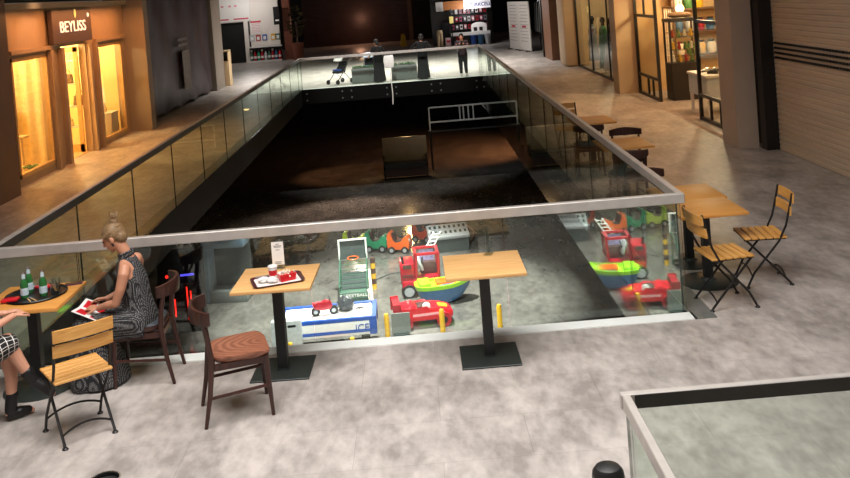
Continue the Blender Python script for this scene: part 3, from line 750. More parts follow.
b.out('blouse', M_cloth, W2, voxel=.011, sm=3)
b = B()
b.rings([((0, -.16, .56), (.17, 0, 0), (0, -.03, .12)), ((0, -.02, .56), (.21, 0, 0), (0, -.02, .13)), ((.02, .2, .585), (.215, 0, .03), (0, -.03, .115)), ((.0, .38, .605), (.18, 0, .05), (0, -.02, .105)), ((0, .47, .60), (.14, 0, .05), (0, .0, .085)), ((0, .5, .59), (.09, 0, .03), (0, .0, .05))], 28, uv=True)
b.rings([((0, .05, .47), (.19, 0, 0), (0, .16, 0)), ((.0, .12, .42), (.18, 0, .0), (0, .2, 0))], 28, uv=True)
b.out('skirt', M_grid, W2)
b = B(); b.ell(HC2+hq2 @ V((0, -.02, .03)), (.083, .098, .094), hq2, 18, 12); b.ell(HC2+hq2 @ V((0, -.065, -.06)), (.07, .05, .11), hq2, 14, 10); b.out('hair', M_hairdk, W2)
for s in (-1, 1): B().ell(HC2+hq2 @ V((s*.03, .084, .006)), (.011, .006, .006), hq2, 10, 6).out('eye', M_trayb, W2)
def boot(pts, shaft):
    b = B()
    b.limb(shaft, [.05, .046], 14)
    b.limb(pts, [.042, .044, .034], 12); b.out('ankle_boot', M_shoe, W2, voxel=.007, sm=2)
boot([(-.05, .43, .045), (-.05, .5, .047), (-.05, .56, .04)], [(-.055, .45, .19), (-.05, .43, .08)])
boot([(.08, .575, .3), (.1, .635, .245), (.118, .69, .18)], [(.075, .54, .38), (.08, .565, .32)])

def standing(label, loc, rz, top_m, leg_m, hair_m, long_robe=False, lean=0., arms='rail', h=1., shoe=None):
    t = thing('person', label, 'person', loc, rz)
    b = B(); S = h
    hc = V((0, lean*.55+.06, 1.52-lean*.35))*S; q = frame_of((0, 1, -.35), (0, .35, 1))
    head(b, hc, q, S)
    sh = V((0, lean*.45, 1.32-lean*.3))*S
    b.limb([sh, hc-V((0, .01, .05))], [.055*S, .05*S], 12)
    hp = V((0, -lean*.15, .88))*S
    md = (sh+hp)/2
    b.rings([(hp-V((0, 0, .06)), (.15*S, 0, 0), (0, .11*S, 0)), (hp+V((0, 0, .04)), (.155*S, 0, 0), (0, .11*S, 0)), (md, (.135*S, 0, 0), (0, .1*S, 0)), (sh-V((0, 0, .1)), (.165*S, 0, 0), (0, .11*S, 0)), (sh, (.16*S, 0, 0), (0, .08*S, 0)), (sh+V((0, 0, .05)), (.06*S, 0, 0), (0, .05*S, 0))], 18)
    arm = []
    for s in (-1, 1):
        a0 = sh+V((s*.17, 0, 0))*S
        if arms == 'rail': el = V((s*.33, .2+lean*.3, 1.13*1)); wr = V((s*.12, .36+lean*.3, 1.14))
        elif arms == 'phone': el = V((s*.24, .06, 1.05)); wr = V((s*.06, .25, 1.16))
        else: el = V((s*.25, .02, 1.05)); wr = V((s*.24, .2, .95))
        b.limb([a0, el], [.048*S, .038*S], 10); b.limb([el, wr], [.038*S, .025*S], 10)
        hand(b, wr, (wr-el), (0, 0, -1) if arms != 'phone' else (0, -.7, .5), S, .5, s)
        arm.append((a0, el, wr))
        b.limb([hp+V((s*.08, 0, -.03)), V((s*.085, .02-lean*.1, .46*S)), V((s*.09, -lean*.1, .09))], [.085*S, .058*S, .036*S], 12)
        b.limb([(s*.09, -lean*.1-.03, .045), (s*.095, -lean*.1+.06, .04), (s*.1, -lean*.1+.13, .03)], [.036, .036, .028], 10)
    b.out('body', M_skinb, t, voxel=.009, sm=1)
    b = B()
    b.rings([(hp-V((0, 0, .1)), (.175*S, 0, 0), (0, .13*S, 0)), (hp+V((0, 0, .06)), (.17*S, 0, 0), (0, .125*S, 0)), (md, (.155*S, 0, 0), (0, .12*S, 0)), (sh-V((0, 0, .1)), (.185*S, 0, 0), (0, .125*S, 0)), (sh+V((0, 0, .01)), (.17*S, 0, 0), (0, .09*S, 0)), (sh+V((0, 0, .055)), (.075*S, 0, 0), (0, .065*S, 0))], 18)
    for a0, el, wr in arm: b.limb([a0, el, el.lerp(wr, .85)], [.062*S, .052*S, .038*S], 10)
    b.out('top', top_m, t, voxel=.014, sm=2)
    b = B()
    if long_robe:
        b.rings([(hp-V((0, 0, -.06)), (.17, 0, 0), (0, .13, 0)), ((0, 0, .45), (.2, 0, 0), (0, .16, 0)), ((0, 0, .05), (.235, 0, 0), (0, .19, 0)), ((0, 0, .03), (.2, 0, 0), (0, .16, 0))], 20); b.out('long_skirt', leg_m, t)
    else:
        for s in (-1, 1): b.limb([hp+V((s*.08, 0, 0)), V((s*.088, .02-lean*.1, .46*S)), V((s*.09, -lean*.1, .13))], [.105*S, .078*S, .062*S], 12)
        b.out('trousers', leg_m, t, voxel=.014, sm=2)
    for s in (-1, 1):
        b = B(); b.limb([(s*.09, -lean*.1-.03, .05), (s*.095, -lean*.1+.06, .045), (s*.1, -lean*.1+.14, .038)], [.045, .045, .035], 10); b.out('shoe', shoe or M_shoe, t)
    b = B(); b.ell(hc+q @ V((0, -.022, .03))*S, (.084*S, .098*S, .096*S), q, 16, 10); b.ell(hc+q @ V((0, -.07, -.05))*S, (.07*S, .045*S, .1*S), q, 12, 8); b.out('hair', hair_m, t)
    return t
standing('person in a long black skirt standing at the far rail beside the stroller', (-1.2, 32.75, 0), .5, M_cloth, M_cloth, M_hairdk, True, .1, 'down', .95)
standing('person in black with elbows held out, back to the far rail, by the greenery planter', (.36, 32.62, 0), .1, M_cloth, M_clothn, M_hairdk, True, .05, 'rail', .98)
P3 = standing('person in dark trousers and white shoes holding a phone at the far rail', (1.78, 32.65, 0), PI-.1, mat('plum_top', (58, 40, 48), .8), M_clothn, M_hairdk, False, .05, 'phone', .93, M_white)
t = thing('smartphone', 'phone held by the person in white shoes at the far rail', 'phone', (1.75, 32.325, 1.2), PI); B().box((0, 0, 0), (.075, .012, .15), rx=-.3, bev=.003).out('case', M_trayb, t); B().box((0, -.0075, 0), (.066, .001, .135), rx=-.3).out('screen', mat('pale_lit_screen', (220, 200, 190), .4, emit=.5), t, smooth=False)
for o_ in (t,): pass

# white pouch and cord at the far rail
t = thing('paper_bag', 'white bag hanging on the far rail with a long white cord', 'bag', (-.82, 31.98, 1.02))
b = B(); b.prism([(-.16, 0), (.16, .01), (.19, -.2), (.15, -.42), (-.14, -.43), (-.19, -.2)], .09, Matrix.Translation((0, 0, -.05)) @ RM(rx=PI/2), bev=.03); b.out('pouch', M_paper, t)
B().tube([(.02, 0, -.45), (.03, -.01, -.9), (.05, .0, -1.4), (.03, -.01, -1.75)], .017, 6).out('cord', M_paper, t)

# planters
def planter(label, x0, x1):
    t = thing('planter', label, 'planter', ((x0+x1)/2, 33.15, 0), 0, 'grey planters by the far rail'); w = x1-x0
    b = B()
    b.box((0, 0, .26), (w, .42, .52), bev=.01, seg=1); b.out('trough', M_planter, t)
    B().box((0, 0, .525), (w-.06, .36, .02)).out('soil', mat('dark_soil', (50, 40, 34), .9), t, smooth=False)
    B().lathe([(.0001, 0), (.05, 0), (.05, .008), (.0001, .008)], n=16).out('badge', M_mgrey, t, loc=(w*.28, -.215, .26)).rotation_euler = (PI/2, 0, 0)
    b = B()
    for k in range(110):
        x, y = random.uniform(-w/2+.05, w/2-.05), random.uniform(-.16, .16); z = .53; a = random.uniform(0, 6.28); l = random.uniform(.05, .11)
        d = V((math.cos(a)*.6, math.sin(a)*.6, 1)).normalized()*l; sd = V((-math.sin(a), math.cos(a), 0))*.02; p = V((x, y, z))
        vs = [b.bm.verts.new(q_) for q_ in (p, p+d*.55+sd, p+d, p+d*.55-sd)]; b.bm.faces.new(vs)
    o = b.out('plants', M_leafg, t, smooth=False); o['kind'] = 'stuff'
planter('grey planter box beside the strollers', -2.2, -1.36)
planter('grey planter box of low greenery between the two people in black', -.78, .14)

def stroller(label, x, y, rz, hood_m):
    t = thing('stroller', label, 'stroller', (x, y, 0), rz, 'strollers by the far rail')
    for s in (-1, 1):
        B().tube([(s*.22, .35, .1), (s*.22, .0, .45), (s*.22, -.3, .78), (s*.22, -.45, .95)], .014, 8).out('side_frame', M_bolt, t)
        B().tube([(s*.22, -.32, .1), (s*.22, .05, .45)], .014, 8).out('side_frame', M_bolt, t)
        for y_ in (.36, -.34): B().cyl((s*.25-.015, y_, .085), (s*.25+.015, y_, .085), .085, n=16).out('wheel', M_tyre, t)
    B().tube([(-.22, -.45, .95), (0, -.47, .96), (.22, -.45, .95)], .016, 8).out('push_handle', M_tyre, t)
    b = B(); b.box((0, .06, .42), (.38, .3, .08), bev=.03); b.box((0, -.14, .6), (.38, .1, .42), rx=.4, bev=.03); b.out('seat', M_cloth, t)
    b = B(); b.rings([((0, -.18+.3*math.sin(a)*.9, .72+.26*math.cos(a)), (.2, 0, 0), (0, .05*math.sin(a)+.04, .02)) for a in (-.3, .2, .7, 1.2)], 14); b.out('hood', hood_m, t)
    B().box((0, .12, .5), (.3, .2, .06), bev=.02).out('blanket', M_blue, t)
stroller('white hooded stroller standing left of the planter at the far rail', -2.65, 33.4, 2.4, M_white)
stroller('dark stroller with white trim behind the left planter', -1.62, 34.1, 2.9, mat('pale_hood', (170, 178, 196), .6))

# ------------------------------------------------------------------ left side: lit shop, sheeted unit, pillars
struct('pillar_1', B().box((-7.9, 15.55, 3.25), (1.4, 2.3, 6.5)), M_brownc, smooth=False)
b = B()
def wseg(b, y0, y1, z0, z1, x=-7.5, th=.16): b.box((x-th/2, (y0+y1)/2, (z0+z1)/2), (th, y1-y0, z1-z0))
YW = (17.4, 19.15, 19.95, 21.45, 22.1, 24.05)
wseg(b, 16.7, YW[0], 0, 3.45); wseg(b, YW[1], YW[2], 0, 3.45); wseg(b, YW[3], YW[4], 0, 3.45); wseg(b, YW[5], 24.4, 0, 3.45)
wseg(b, YW[0], YW[1], 0, .16); wseg(b, YW[0], YW[1], 2.42, 3.45); wseg(b, YW[2], YW[3], 2.5, 3.45); wseg(b, YW[4], YW[5], 0, .1); wseg(b, YW[4], YW[5], 2.42, 3.45)
struct('wall_left', b, M_taupe, smooth=False)
b = B(); b.box((-7.43, 20.55, 3.4), (.14, 7.7, .12)); b.box((-7.455, 18.4, 2.53), (.09, 2.2, .08)); b.box((-7.455, 23.1, 2.53), (.09, 2.2, .08))
for y in (YW[1]+.1, YW[2]-.1, YW[3]+.1, YW[4]-.1): b.box((-7.45, y, 1.24), (.1, .14, 2.48))
struct('trim_5', b, M_taupe, smooth=False)
struct('wall_left_upper', B().box((-7.75, 20.5, 5.05), (.7, 7.8, 3.1)), M_dark, smooth=False)
def shop_window(name, y0, y1, z0, z1, x=-7.5):
    b = B(); f = .07
    for (a, c, e, g_) in ((y0, y0+f, z0, z1), (y1-f, y1, z0, z1), (y0, y1, z0, z0+f), (y0, y1, z1-f, z1)): b.box((x-.03, (a+c)/2, (e+g_)/2), (.1, c-a, g_-e))
    o = struct(name, b, mat('cream_window_frame', (196, 160, 108), .5), smooth=False)
    p = B().box((x-.04, (y0+y1)/2, (z0+z1)/2), (.01, y1-y0-2*f, z1-z0-2*f)).out('window_pane', M_shopglass, o, smooth=False)
    return o
shop_window('window_1', YW[0], YW[1], .16, 2.42); shop_window('window_2', YW[4], YW[5], .1, 2.42)
# door standing open into the shop
b = B(); [b.box(c, d) for c, d in (((-7.72, 21.4, 1.22), (.1, .05, 2.42)), ((-8.5, 21.4, 1.22), (.1, .05, 2.42)), ((-8.1, 21.4, .1), (.85, .05, .18)), ((-8.1, 21.4, 2.38), (.85, .05, .12)))]
o = struct('door_1', b, mat('cream_door', (214, 172, 112), .5), smooth=False)
B().box((-8.1, 21.4, 1.25), (.7, .012, 2.1)).out('door_pane', M_shopglass, o, smooth=False)
B().cyl((-8.5, 21.34, .95), (-8.5, 21.34, 1.35), .015).out('door_handle', M_steel, o)
# shop interior
b = B(); b.box((-10.6, 20.7, 1.6), (.1, 7.6, 3.2)); b.box((-9.1, 16.95, 1.6), (3, .1, 3.2)); b.box((-9.1, 24.45, 1.6), (3, .1, 3.2)); b.box((-9.1, 20.7, 3.25), (3, 7.6, .1))
struct('wall_shop_left', b, M_warmwall, smooth=False)
struct('floor_shop_left', B().box((-9.1, 20.7, .005), (3, 7.4, .01)), mat('shop_floor', (214, 176, 128), .4), smooth=False)
# illuminated sign
t = thing('shop_sign', 'plum sign board with lit BEYLISS lettering over the orange-lit shop door', 'sign', (-7.4, 20.4, 2.93))
B().box((0, 0, 0), (.1, 2.35, .72), bev=.01, seg=1).out('sign_board', M_signpl, t)
text('BEYLISS', .34, M_gold, t, loc=(.06, -.02, -.02), rot=(PI/2, 0, PI/2), depth=.006, sx=1.4)
B().ell((.06, .14, .27), (.02, .05, .1)).out('flame_emblem', M_flame, t, label='pale yellow flame mark above the letters')
B().ell((.06, .95, .22), (.02, .045, .05)).out('dot_emblem', M_gold, t, label='round lit dot above the last letter')
# curtain, plant and low stand in the first window
b = B(); b.face_loft([[(-7.75-k*.045, 19.75+.05*math.sin(k*1.1), z) for k in range(34)] for z in (.05, 1.2, 2.7)], cap=False, closed=False)
tag(b.out('curtain', mat('amber_curtain', (248, 226, 176), .8), None, angle=80), 'pleated cream curtain inside the shop window left of the door', 'curtain')
t = thing('potted_plant', 'small leafy plant on the floor of the left shop window', 'plant', (-7.85, 18.75, .02))
B().lathe([(.0001, 0), (.08, 0), (.1, .1), (.0001, .1)]).out('pot', M_taupe, t)
b = B()
for k in range(26):
    a = random.uniform(0, 6.28); b.limb([(0, 0, .1), (math.cos(a)*.08, math.sin(a)*.12, .17), (math.cos(a)*.14, math.sin(a)*.22, .16)], [.01, .022, .006], 6)
b.out('foliage', M_leafg, t)
t = thing('display_stand', 'slim stand with a small top inside the left shop window', 'stand', (-8.05, 18.9, .01)); B().cyl((0, 0, 0), (0, 0, .75), .02).out('pole', M_cream, t); B().box((0, 0, .76), (.22, .3, .03)).out('top', M_cream, t, smooth=False); B().lathe([(.0001, 0), (.12, 0), (.12, .02), (.0001, .02)]).out('base', M_cream, t)
t = thing('clothes_rail', 'upright hanging rail with beige garments inside the left shop window', 'rail', (-8.6, 19.0, .01))
for y in (-.25, .25): B().cyl((0, y, 0), (0, y, 1.9), .015, n=8).out('post', M_brownc, t)
B().cyl((0, -.25, 1.9), (0, .25, 1.9), .015, n=8).out('rail', M_brownc, t)
for y in (-.12, .05, .16): B().prism([(-.12, 0), (.12, 0), (.16, -.9), (-.16, -.9)], .06, Matrix.Translation((0, y, 1.85)) @ RM(rx=PI/2), bev=.02).out('garment', M_cream, t)
# ladder shelf inside the doorway
t = thing('ladder_shelf', 'white ladder shelf with hanging bags inside the orange-lit doorway', 'shelf', (-8.25, 22.6, .01), PI/2)
for y in (-.45, .45): B().box((0, y, 1.05), (.05, .05, 2.1)).out('post', M_white, t, smooth=False)
for z in (.45, .95, 1.5, 2.05): B().box((0, 0, z), (.3, .9, .03)).out('shelf', M_white, t, smooth=False)
for k, (y, z, r, m, lb) in enumerate(((-.15, 1.515, .15, M_brownc, 'dark brown bag on the upper ladder shelf'), (.12, .965, .16, M_brownc, 'dark brown bag on the middle ladder shelf'), (-.2, .465, .12, M_cream, 'cream bag on the lowest ladder shelf'))):
    t = thing('handbag', lb, 'bag', (-8.25+y, 22.6, z+.012)); B().prism([(-r, 0), (r, 0), (r*.8, r*1.5), (-r*.8, r*1.5)], .12, RM(rx=PI/2), bev=.02).out('bag_body', m, t); B().tube([(r*.6*math.cos(a), 0, r*1.45+r*.8*math.sin(a)) for a in [PI*i/8 for i in range(9)]], .01, 6).out('strap', m, t)
t = thing('display_plinth', 'white plinth in the shop window right of the door', 'plinth', (-7.95, 23.75, .01)); B().box((0, 0, .3), (.5, .55, .6), bev=.01).out('plinth_body', M_white, t); B().box((0, 0, .615), (.54, .6, .03)).out('plinth_top', M_white, t, smooth=False)
t = thing('vase', 'small cream vase on the white plinth in the shop window', 'vase', (-7.95, 23.75, .645)); B().lathe([(.0001, 0), (.05, 0), (.07, .08), (.03, .18), (.04, .24), (.0001, .24)]).out('vase_body', M_cream, t)

struct('pillar_2', B().box((-7.225, 24.6, 3.25), (.55, .4, 6.5)), M_pill, smooth=False)
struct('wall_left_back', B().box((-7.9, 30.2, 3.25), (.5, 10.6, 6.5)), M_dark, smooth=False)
# plastic sheet over the closed unit
b = B(); rows = []
for i in range(15):
    z = 3.5*i/14+.02; rows.append([(-7.42+.025*math.sin(k*.55+z*1.6)+.015*math.sin(k*1.3-z*2.3), 26.0+k*.2, z+(.1*abs(math.sin(k*.35)) if i == 0 else 0)) for k in range(42)])
b.face_loft(rows, cap=False, closed=False)
t = thing('plastic_sheet', 'dark plum plastic sheet hung over the closed unit beside the orange-lit shop', 'sheet', (0, 0, 0))
b.out('sheet', M_sheet, t, angle=70)
M_fadedp = mat('faded_grey_print', (150, 144, 142), .6, vary=.3, scale=6)
B().box((-7.31, 30.1, 1.15), (.01, .95, 1.25)).out('printed_panel', M_fadedp, t, smooth=False, label='pale grey printed panel')
for z in (1.98, 2.15): B().box((-7.31, 29.8, z), (.01, 1.1, .08)).out('printed_bar', M_fadedp, t, smooth=False)
struct('pillar_3', B().box((-7.55, 35.2, 3.25), (.5, 1.6, 6.5)), M_pill, smooth=False)
t = thing('info_kiosk', 'waist-high beige box with a dark screen top beside the grey pillar', 'kiosk', (-7.28, 36.3, 0))
t.scale = (.62, .8, .95); B().box((0, 0, .5), (.5, .7, 1.0), bev=.01).out('cabinet', M_cream, t)
b = B(); [b.box((x, y, 1.22), d) for x, y, d in ((-.23, 0, (.04, .7, .44)), (.23, 0, (.04, .7, .44)), (0, 0, (.5, .04, .44)))]; b.box((0, 0, 1.44), (.5, .7, .03)); b.out('hood_frame', M_cream, t, smooth=False); B().box((0, -.03, 1.2), (.4, .02, .36)).out('screen', M_trayb, t, smooth=False)

# white shop in the far left corner
YB = 49.6
b = B(); b.box((-7.75, YB+.1, 1.9), (1.55, .2, 3.8)); b.box((-9.55, YB+.1, 3.0), (2.2, .2, 1.6)); b.box((-8.72, YB-.02, 1.1), (.22, .2, 2.2)); b.box((-10.9, YB+.1, 1.9), (.9, .2, 3.8))
struct('wall_far_left', b, mat('white_shop_panel', (232, 224, 216), .6, vary=.03), smooth=False)
struct('door_2', B().box((-9.6, YB+.35, 1.1), (2.2, .1, 2.2)), M_dark, smooth=False)
tag(B().box((-7.68, YB-.02, 1.9), (.008, .02, 3.8)).out('panel_joint', M_mgrey, None, smooth=False), 'dark vertical joint', 'joint') if False else None
t = thing('wall_notice', 'white notice with red heading and red text lines on the white corner shop', 'notice', (-8.2, YB-.02, 1.85)); B().box((0, 0, 0), (.55, .02, .72)).out('panel', M_paper, t, smooth=False); B().box((0, -.012, .3), (.55, .01, .1)).out('heading_bar', M_inkred, t, smooth=False)
for k in range(6): B().box((0, -.012, .18-k*.085), (.46, .006, .025)).out('printed_line', mat('pale_red_ink', (226, 150, 160), .7), t, smooth=False)
t = thing('shop_banner', 'white banner with a broken red line over the dark doorway of the corner shop', 'banner', (-9.5, YB-.03, 2.85)); B().box((0, 0, 0), (2.1, .03, 1.2)).out('panel', M_paper, t, smooth=False)
for x, w in ((-.55, .9), (.55, .8)): B().box((x, -.02, -.48), (w, .01, .07)).out('red_line', M_inkred, t, smooth=False)
for x in (-.4, 0, .3): B().box((x, -.02, .22), (.14, .01, .1)).out('printed_mark', mat('pale_red_ink', (226, 150, 160), .7), t, smooth=False)
for k, (x, m, nm) in enumerate(((-8.45, M_grey, 'grey'), (-8.12, M_dred, 'red'), (-7.78, M_blue, 'blue'), (-7.32, M_yellow, 'yellow'), (-6.98-.1, M_netgreen, 'dark green'))):
    t = thing('safety_sign', '%s framed square sign in the row above the canisters' % nm, 'sign', (x, YB-.02, 1.28), 0, 'framed square signs on the corner shop'); B().box((0, 0, 0), (.25, .02, .32)).out('frame', m, t, smooth=False); B().box((0, -.012, -.02), (.15, .01, .18)).out('panel', M_paper, t, smooth=False)
t = thing('display_rack', 'white low rack holding coloured canisters along the corner shop', 'rack', (-7.75, YB-.25, 0)); B().box((0, 0, .04), (1.7, .36, .08)).out('base', M_white, t, smooth=False); B().box((0, .17, .4), (1.7, .02, .8)).out('back_panel', M_trayb, t, smooth=False); B().box((0, 0, .8), (1.75, .38, .05)).out('shelf', M_white, t, smooth=False)
cc = [M_netgreen, M_dred, M_green, M_dred, M_grey, M_netgreen, M_dred, M_dblue, M_red]
cn = ['dark green', 'deep red', 'bright green', 'deep red', 'grey', 'dark green', 'deep red', 'slate blue', 'bright red']
wh = ['at the left end of the rack', 'second from the left end of the rack', 'between two deep red ones', 'left of the grey one', 'in the middle of the rack', 'right of the grey one', 'left of the slate blue one', 'near the right end of the rack', 'at the right end of the rack']
for k in range(9):
    t = thing('canister', '%s canister %s' % (cn[k], wh[k]), 'canister', (-8.5+k*.187, YB-.26, .083), 0, 'canisters in the low white rack')
    B().lathe([(.0001, 0), (.07, 0), (.075, .02), (.075, .34), (.04, .42), (.03, .5), (.0001, .5)], n=14).out('canister_body', cc[k], t); B().lathe([(.035, .48), (.045, .48), (.045, .58), (.0001, .58)], n=10).out('cap', (M_trayb, M_fries)[k % 3 == 0], t)
    B().lathe([(.0755, .12), (.078, .12), (.078, .24), (.0755, .24)], n=14).out('paper_label', M_paper, t)
t = thing('hanging_sign', 'dark hanging sign with a small white arrow beside the copper column', 'sign', (-7.0, YB-.5, 2.4)); B().box((0, 0, 0), (.3, .06, .95)).out('panel', M_trayb, t, smooth=False); B().box((.03, -.035, -.25), (.18, .01, .08)).out('arrow_mark', M_paper, t, smooth=False)
# copper column, tall plant, far shutter
struct('pillar_4', B().box((-6.55, YB+.2, 3.25), (.38, .5, 6.5)), M_copper, smooth=False)
t = thing('potted_tree', 'tall dark olive plant in a brown pot in front of the brown shutter', 'plant', (-5.95, 48.7, 0)); B().lathe([(.0001, 0), (.25, 0), (.33, .9), (.3, .9), (.0001, .85)]).out('pot', M_copper, t); B().tube([(0, 0, .85), (.03, 0, 1.4), (0, 0, 2.0)], .04, 8).out('trunk', M_brownc, t)
b = B()
for k in range(90):
    a = random.uniform(0, 6.28); z = random.uniform(1.2, 2.8); r = .42*math.sin((z-1.0)/1.9*PI)+.08; p = V((math.cos(a)*r*.4, math.sin(a)*r*.4, z)); d = V((math.cos(a), math.sin(a), .1))*r*.8; sd = V((-math.sin(a), math.cos(a), .5))*.11
    vs = [b.bm.verts.new(q_) for q_ in (p, p+d*.5+sd, p+d, p+d*.5-sd)]; b.bm.faces.new(vs)
b.out('foliage', M_leaf, t, smooth=False)
def shutter_mesh(x0, x1, y, z0, z1, pitch=.11, dep=.02, axis='x'):
    b = B(); n = int((z1-z0)/pitch); prof = []
    for i in range(n): z = z0+i*pitch; prof += [(0, z), (-dep, z+pitch*.2), (-dep, z+pitch*.8), (0, z+pitch*.98)]
    if axis == 'x': rows = [[(x, y+o_, z) for o_, z in prof] for x in (x0, x1)]
    else: rows = [[(y+o_, x, z) for o_, z in prof] for x in (x0, x1)]
    b.face_loft(rows, cap=False, closed=False); return b
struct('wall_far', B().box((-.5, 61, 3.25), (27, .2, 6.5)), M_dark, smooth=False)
struct('door_3', shutter_mesh(-6.9, 0, 60, 0, 4.6), M_brownfl, smooth=False)
b = B(); b.box((0.08, 59.95, 3), (.3, .2, 6)); struct('trim_6', b, M_brownc, smooth=False)
struct('wall_far_right', B().box((.9, 59.9, 3), (1.4, .2, 6)), M_dark, smooth=False)
t = thing('wet_floor_sign', 'yellow folding floor sign before the brown far shutter', 'sign', (-.44, 53.8, 0))
for s in (-1, 1): B().prism([(-.2, 0), (.2, 0), (.12, .62), (-.12, .62)], .02, Matrix.Translation((0, s*.1, 0)) @ RM(rx=PI/2-s*.17), bev=.006).out('panel', M_yellow, t)
B().tube([(-.1, 0, .6), (-.05, 0, .68), (.05, 0, .68), (.1, 0, .6)], .02, 6).out('handle', M_yellow, t)

# lit gadget stall at the far end
YS = 50
struct('wall_stall_back', B().box((2.9, YS+1.2, 1.6), (3.4, .1, 3.2)), M_trayb, smooth=False)
t = thing('stall_sign', 'white stall sign reading TURKCELL in blue above the gadget stall', 'sign', (3.7, YS-.1, 2.2)); B().box((0, 0, 0), (1.45, .08, .5)).out('panel', mat('lit_white_sign', (236, 236, 244), .6, emit=.12), t, smooth=False); text('TURKCELL', .25, mat('deep_blue_letters', (24, 44, 120), .6), t, loc=(.16, -.045, -.05), depth=.004, bold=.004)
B().ell((-.45, -.045, .04), (.1, .01, .1)).out('emblem', mat('pale_yellow_emblem', (246, 226, 180), .5), t)
t = thing('fascia_board', 'orange brown fascia board left of the white stall sign', 'board', (2.35, YS-.05, 2.2)); B().box((.06, 0, 0), (1.1, .08, .46)).out('panel', mat('orange_brown_board', (186, 120, 66), .5), t, smooth=False); B().box((-.68, 0, -.02), (.4, .08, .5)).out('white_end_panel', M_paper, t, smooth=False); [B().box((x, .06, -1.0), (.06, .04, 2.4)).out('post', M_trayb, t, smooth=False) for x in (-.8, -.2)]
t = thing('stall_counter', 'white-topped stall counter under the far gadget display', 'counter', (3.25, YS, 0)); B().box((0, 0, .62), (2.1, .5, .16)).out('worktop', M_white, t, smooth=False); B().box((0, .1, .27), (2.05, .3, .54)).out('cabinet', M_trayb, t, smooth=False); B().box((.05, -.2, .28), (.06, .06, .56)).out('leg', M_white, t, smooth=False)
for k, (x, m, nm) in enumerate(((2.6, M_dred, 'purple-red'), (3.35, M_blue, 'blue'), (3.75, M_dblue, 'slate blue'), (4.12, M_grey, 'grey'))):
    t = thing('storage_bin', '%s bin under the far gadget stall counter' % nm, 'bin', (x, YS-.46, 0), 0, 'bins under the stall'); B().lathe([(.0001, 0), (.13, 0), (.17, .5), (.15, .5), (.12, .04), (.0001, .04)], n=16).out('bin_body', m, t); B().lathe([(.175, .48), (.18, .48), (.18, .52), (.15, .52)], n=16).out('rim', m, t)
t = thing('display_shelf', 'black wire display shelf at the back of the gadget stall', 'shelf', (3.25, YS+.75, .7))
for z in (.12, .55, .98): B().box((0, 0, z), (2.1, .3, .02)).out('shelf', M_trayb, t, smooth=False)
for x in (-1.03, 1.03): B().box((x, 0, .6), (.04, .3, 1.2)).out('side_panel', M_trayb, t, smooth=False)
gm = [mat('gadget_magenta', (176, 70, 104), .4), mat('gadget_white', (226, 222, 220), .4), M_dred, mat('gadget_grey', (120, 118, 124), .4), mat('gadget_blush', (200, 140, 150), .4)]
k = 0
for z in (.84, 1.27, 1.7):
    for j in range(9):
        x = 2.36+j*.225; m = gm[(j*2+k) % 5]; k += 1
        t = thing('gadget_box', 'small boxed gadget in the rows at the back of the gadget stall', 'box', (x, YS+.72, z+.004), 0, 'boxed gadgets on the stall shelf'); B().box((0, 0, .13), (.15, .1, .26), bev=.01, seg=1).out('carton', m, t); B().box((0, -.052, .14), (.09, .006, .12)).out('window', M_paper if j % 2 else M_trayb, t, smooth=False)
t = thing('display_arch', 'white arched gadget display on the stall counter', 'display', (3.72, YS-.02, .70)); B().prism([(-.42, 0), (.42, 0), (.42, .3)]+[(.42*math.cos(a), .3+.2*math.sin(a)) for a in [PI*i/10 for i in range(1, 10)]]+[(-.42, .3)], .12, RM(rx=PI/2)).out('arch_panel', M_white, t, smooth=False)
for x in (-.2, .1): B().box((x, -.07, .14), (.18, .02, .2)).out('screen', M_trayb, t, smooth=False)
t = thing('price_card', 'pale yellow card on the dark post of the gadget stall', 'card', (2.24, YS-.42, 1.44)); B().box((0, 0, 0), (.2, .02, .36)).out('card', mat('pale_yellow_card', (236, 220, 130), .6, emit=.25), t, smooth=False); B().cyl((0, .03, -1.44), (0, .03, .6), .03, n=8).out('post', M_trayb, t)
t = thing('trouser_mannequin', 'cream trousers on a half mannequin at the left of the gadget stall', 'mannequin', (1.57, YS-.2, 0))
for s in (-1, 1): B().limb([(s*.07, 0, .78), (s*.08, .0, .4), (s*.09, 0, .07)], [.09, .075, .06], 12).out('trouser_leg', M_cream, t)
B().lathe([(.0001, .76), (.14, .76), (.15, .84), (.13, .92), (.0001, .92)]).out('waist', M_cream, t)
t = thing('pink_box', 'pale pink box standing right of the cream trousers', 'box', (2.0, YS-.2, 0)); B().box((0, 0, .24), (.3, .3, .48), bev=.01).out('carton', mat('pale_pink_card', (226, 196, 196), .6), t); B().box((0, -.152, .3), (.2, .006, .12)).out('printed_panel', M_inkred, t, smooth=False)
t = thing('jacket_display', 'dark padded jacket hung above the pink box', 'jacket', (1.98, YS+.1, .8)); B().prism([(-.22, 0), (.22, 0), (.24, .42), (.12, .5), (-.12, .5), (-.24, .42)], .14, RM(rx=PI/2), bev=.04).out('jacket_body', M_clothn, t); B().cyl((0, 0, -.8), (0, 0, .1), .02, n=8).out('pole', M_trayb, t); [B().limb([(s*.23, 0, .4), (s*.29, 0, .1)], [.07, .05], 10).out('sleeve', M_clothn, t) for s in (-1, 1)]

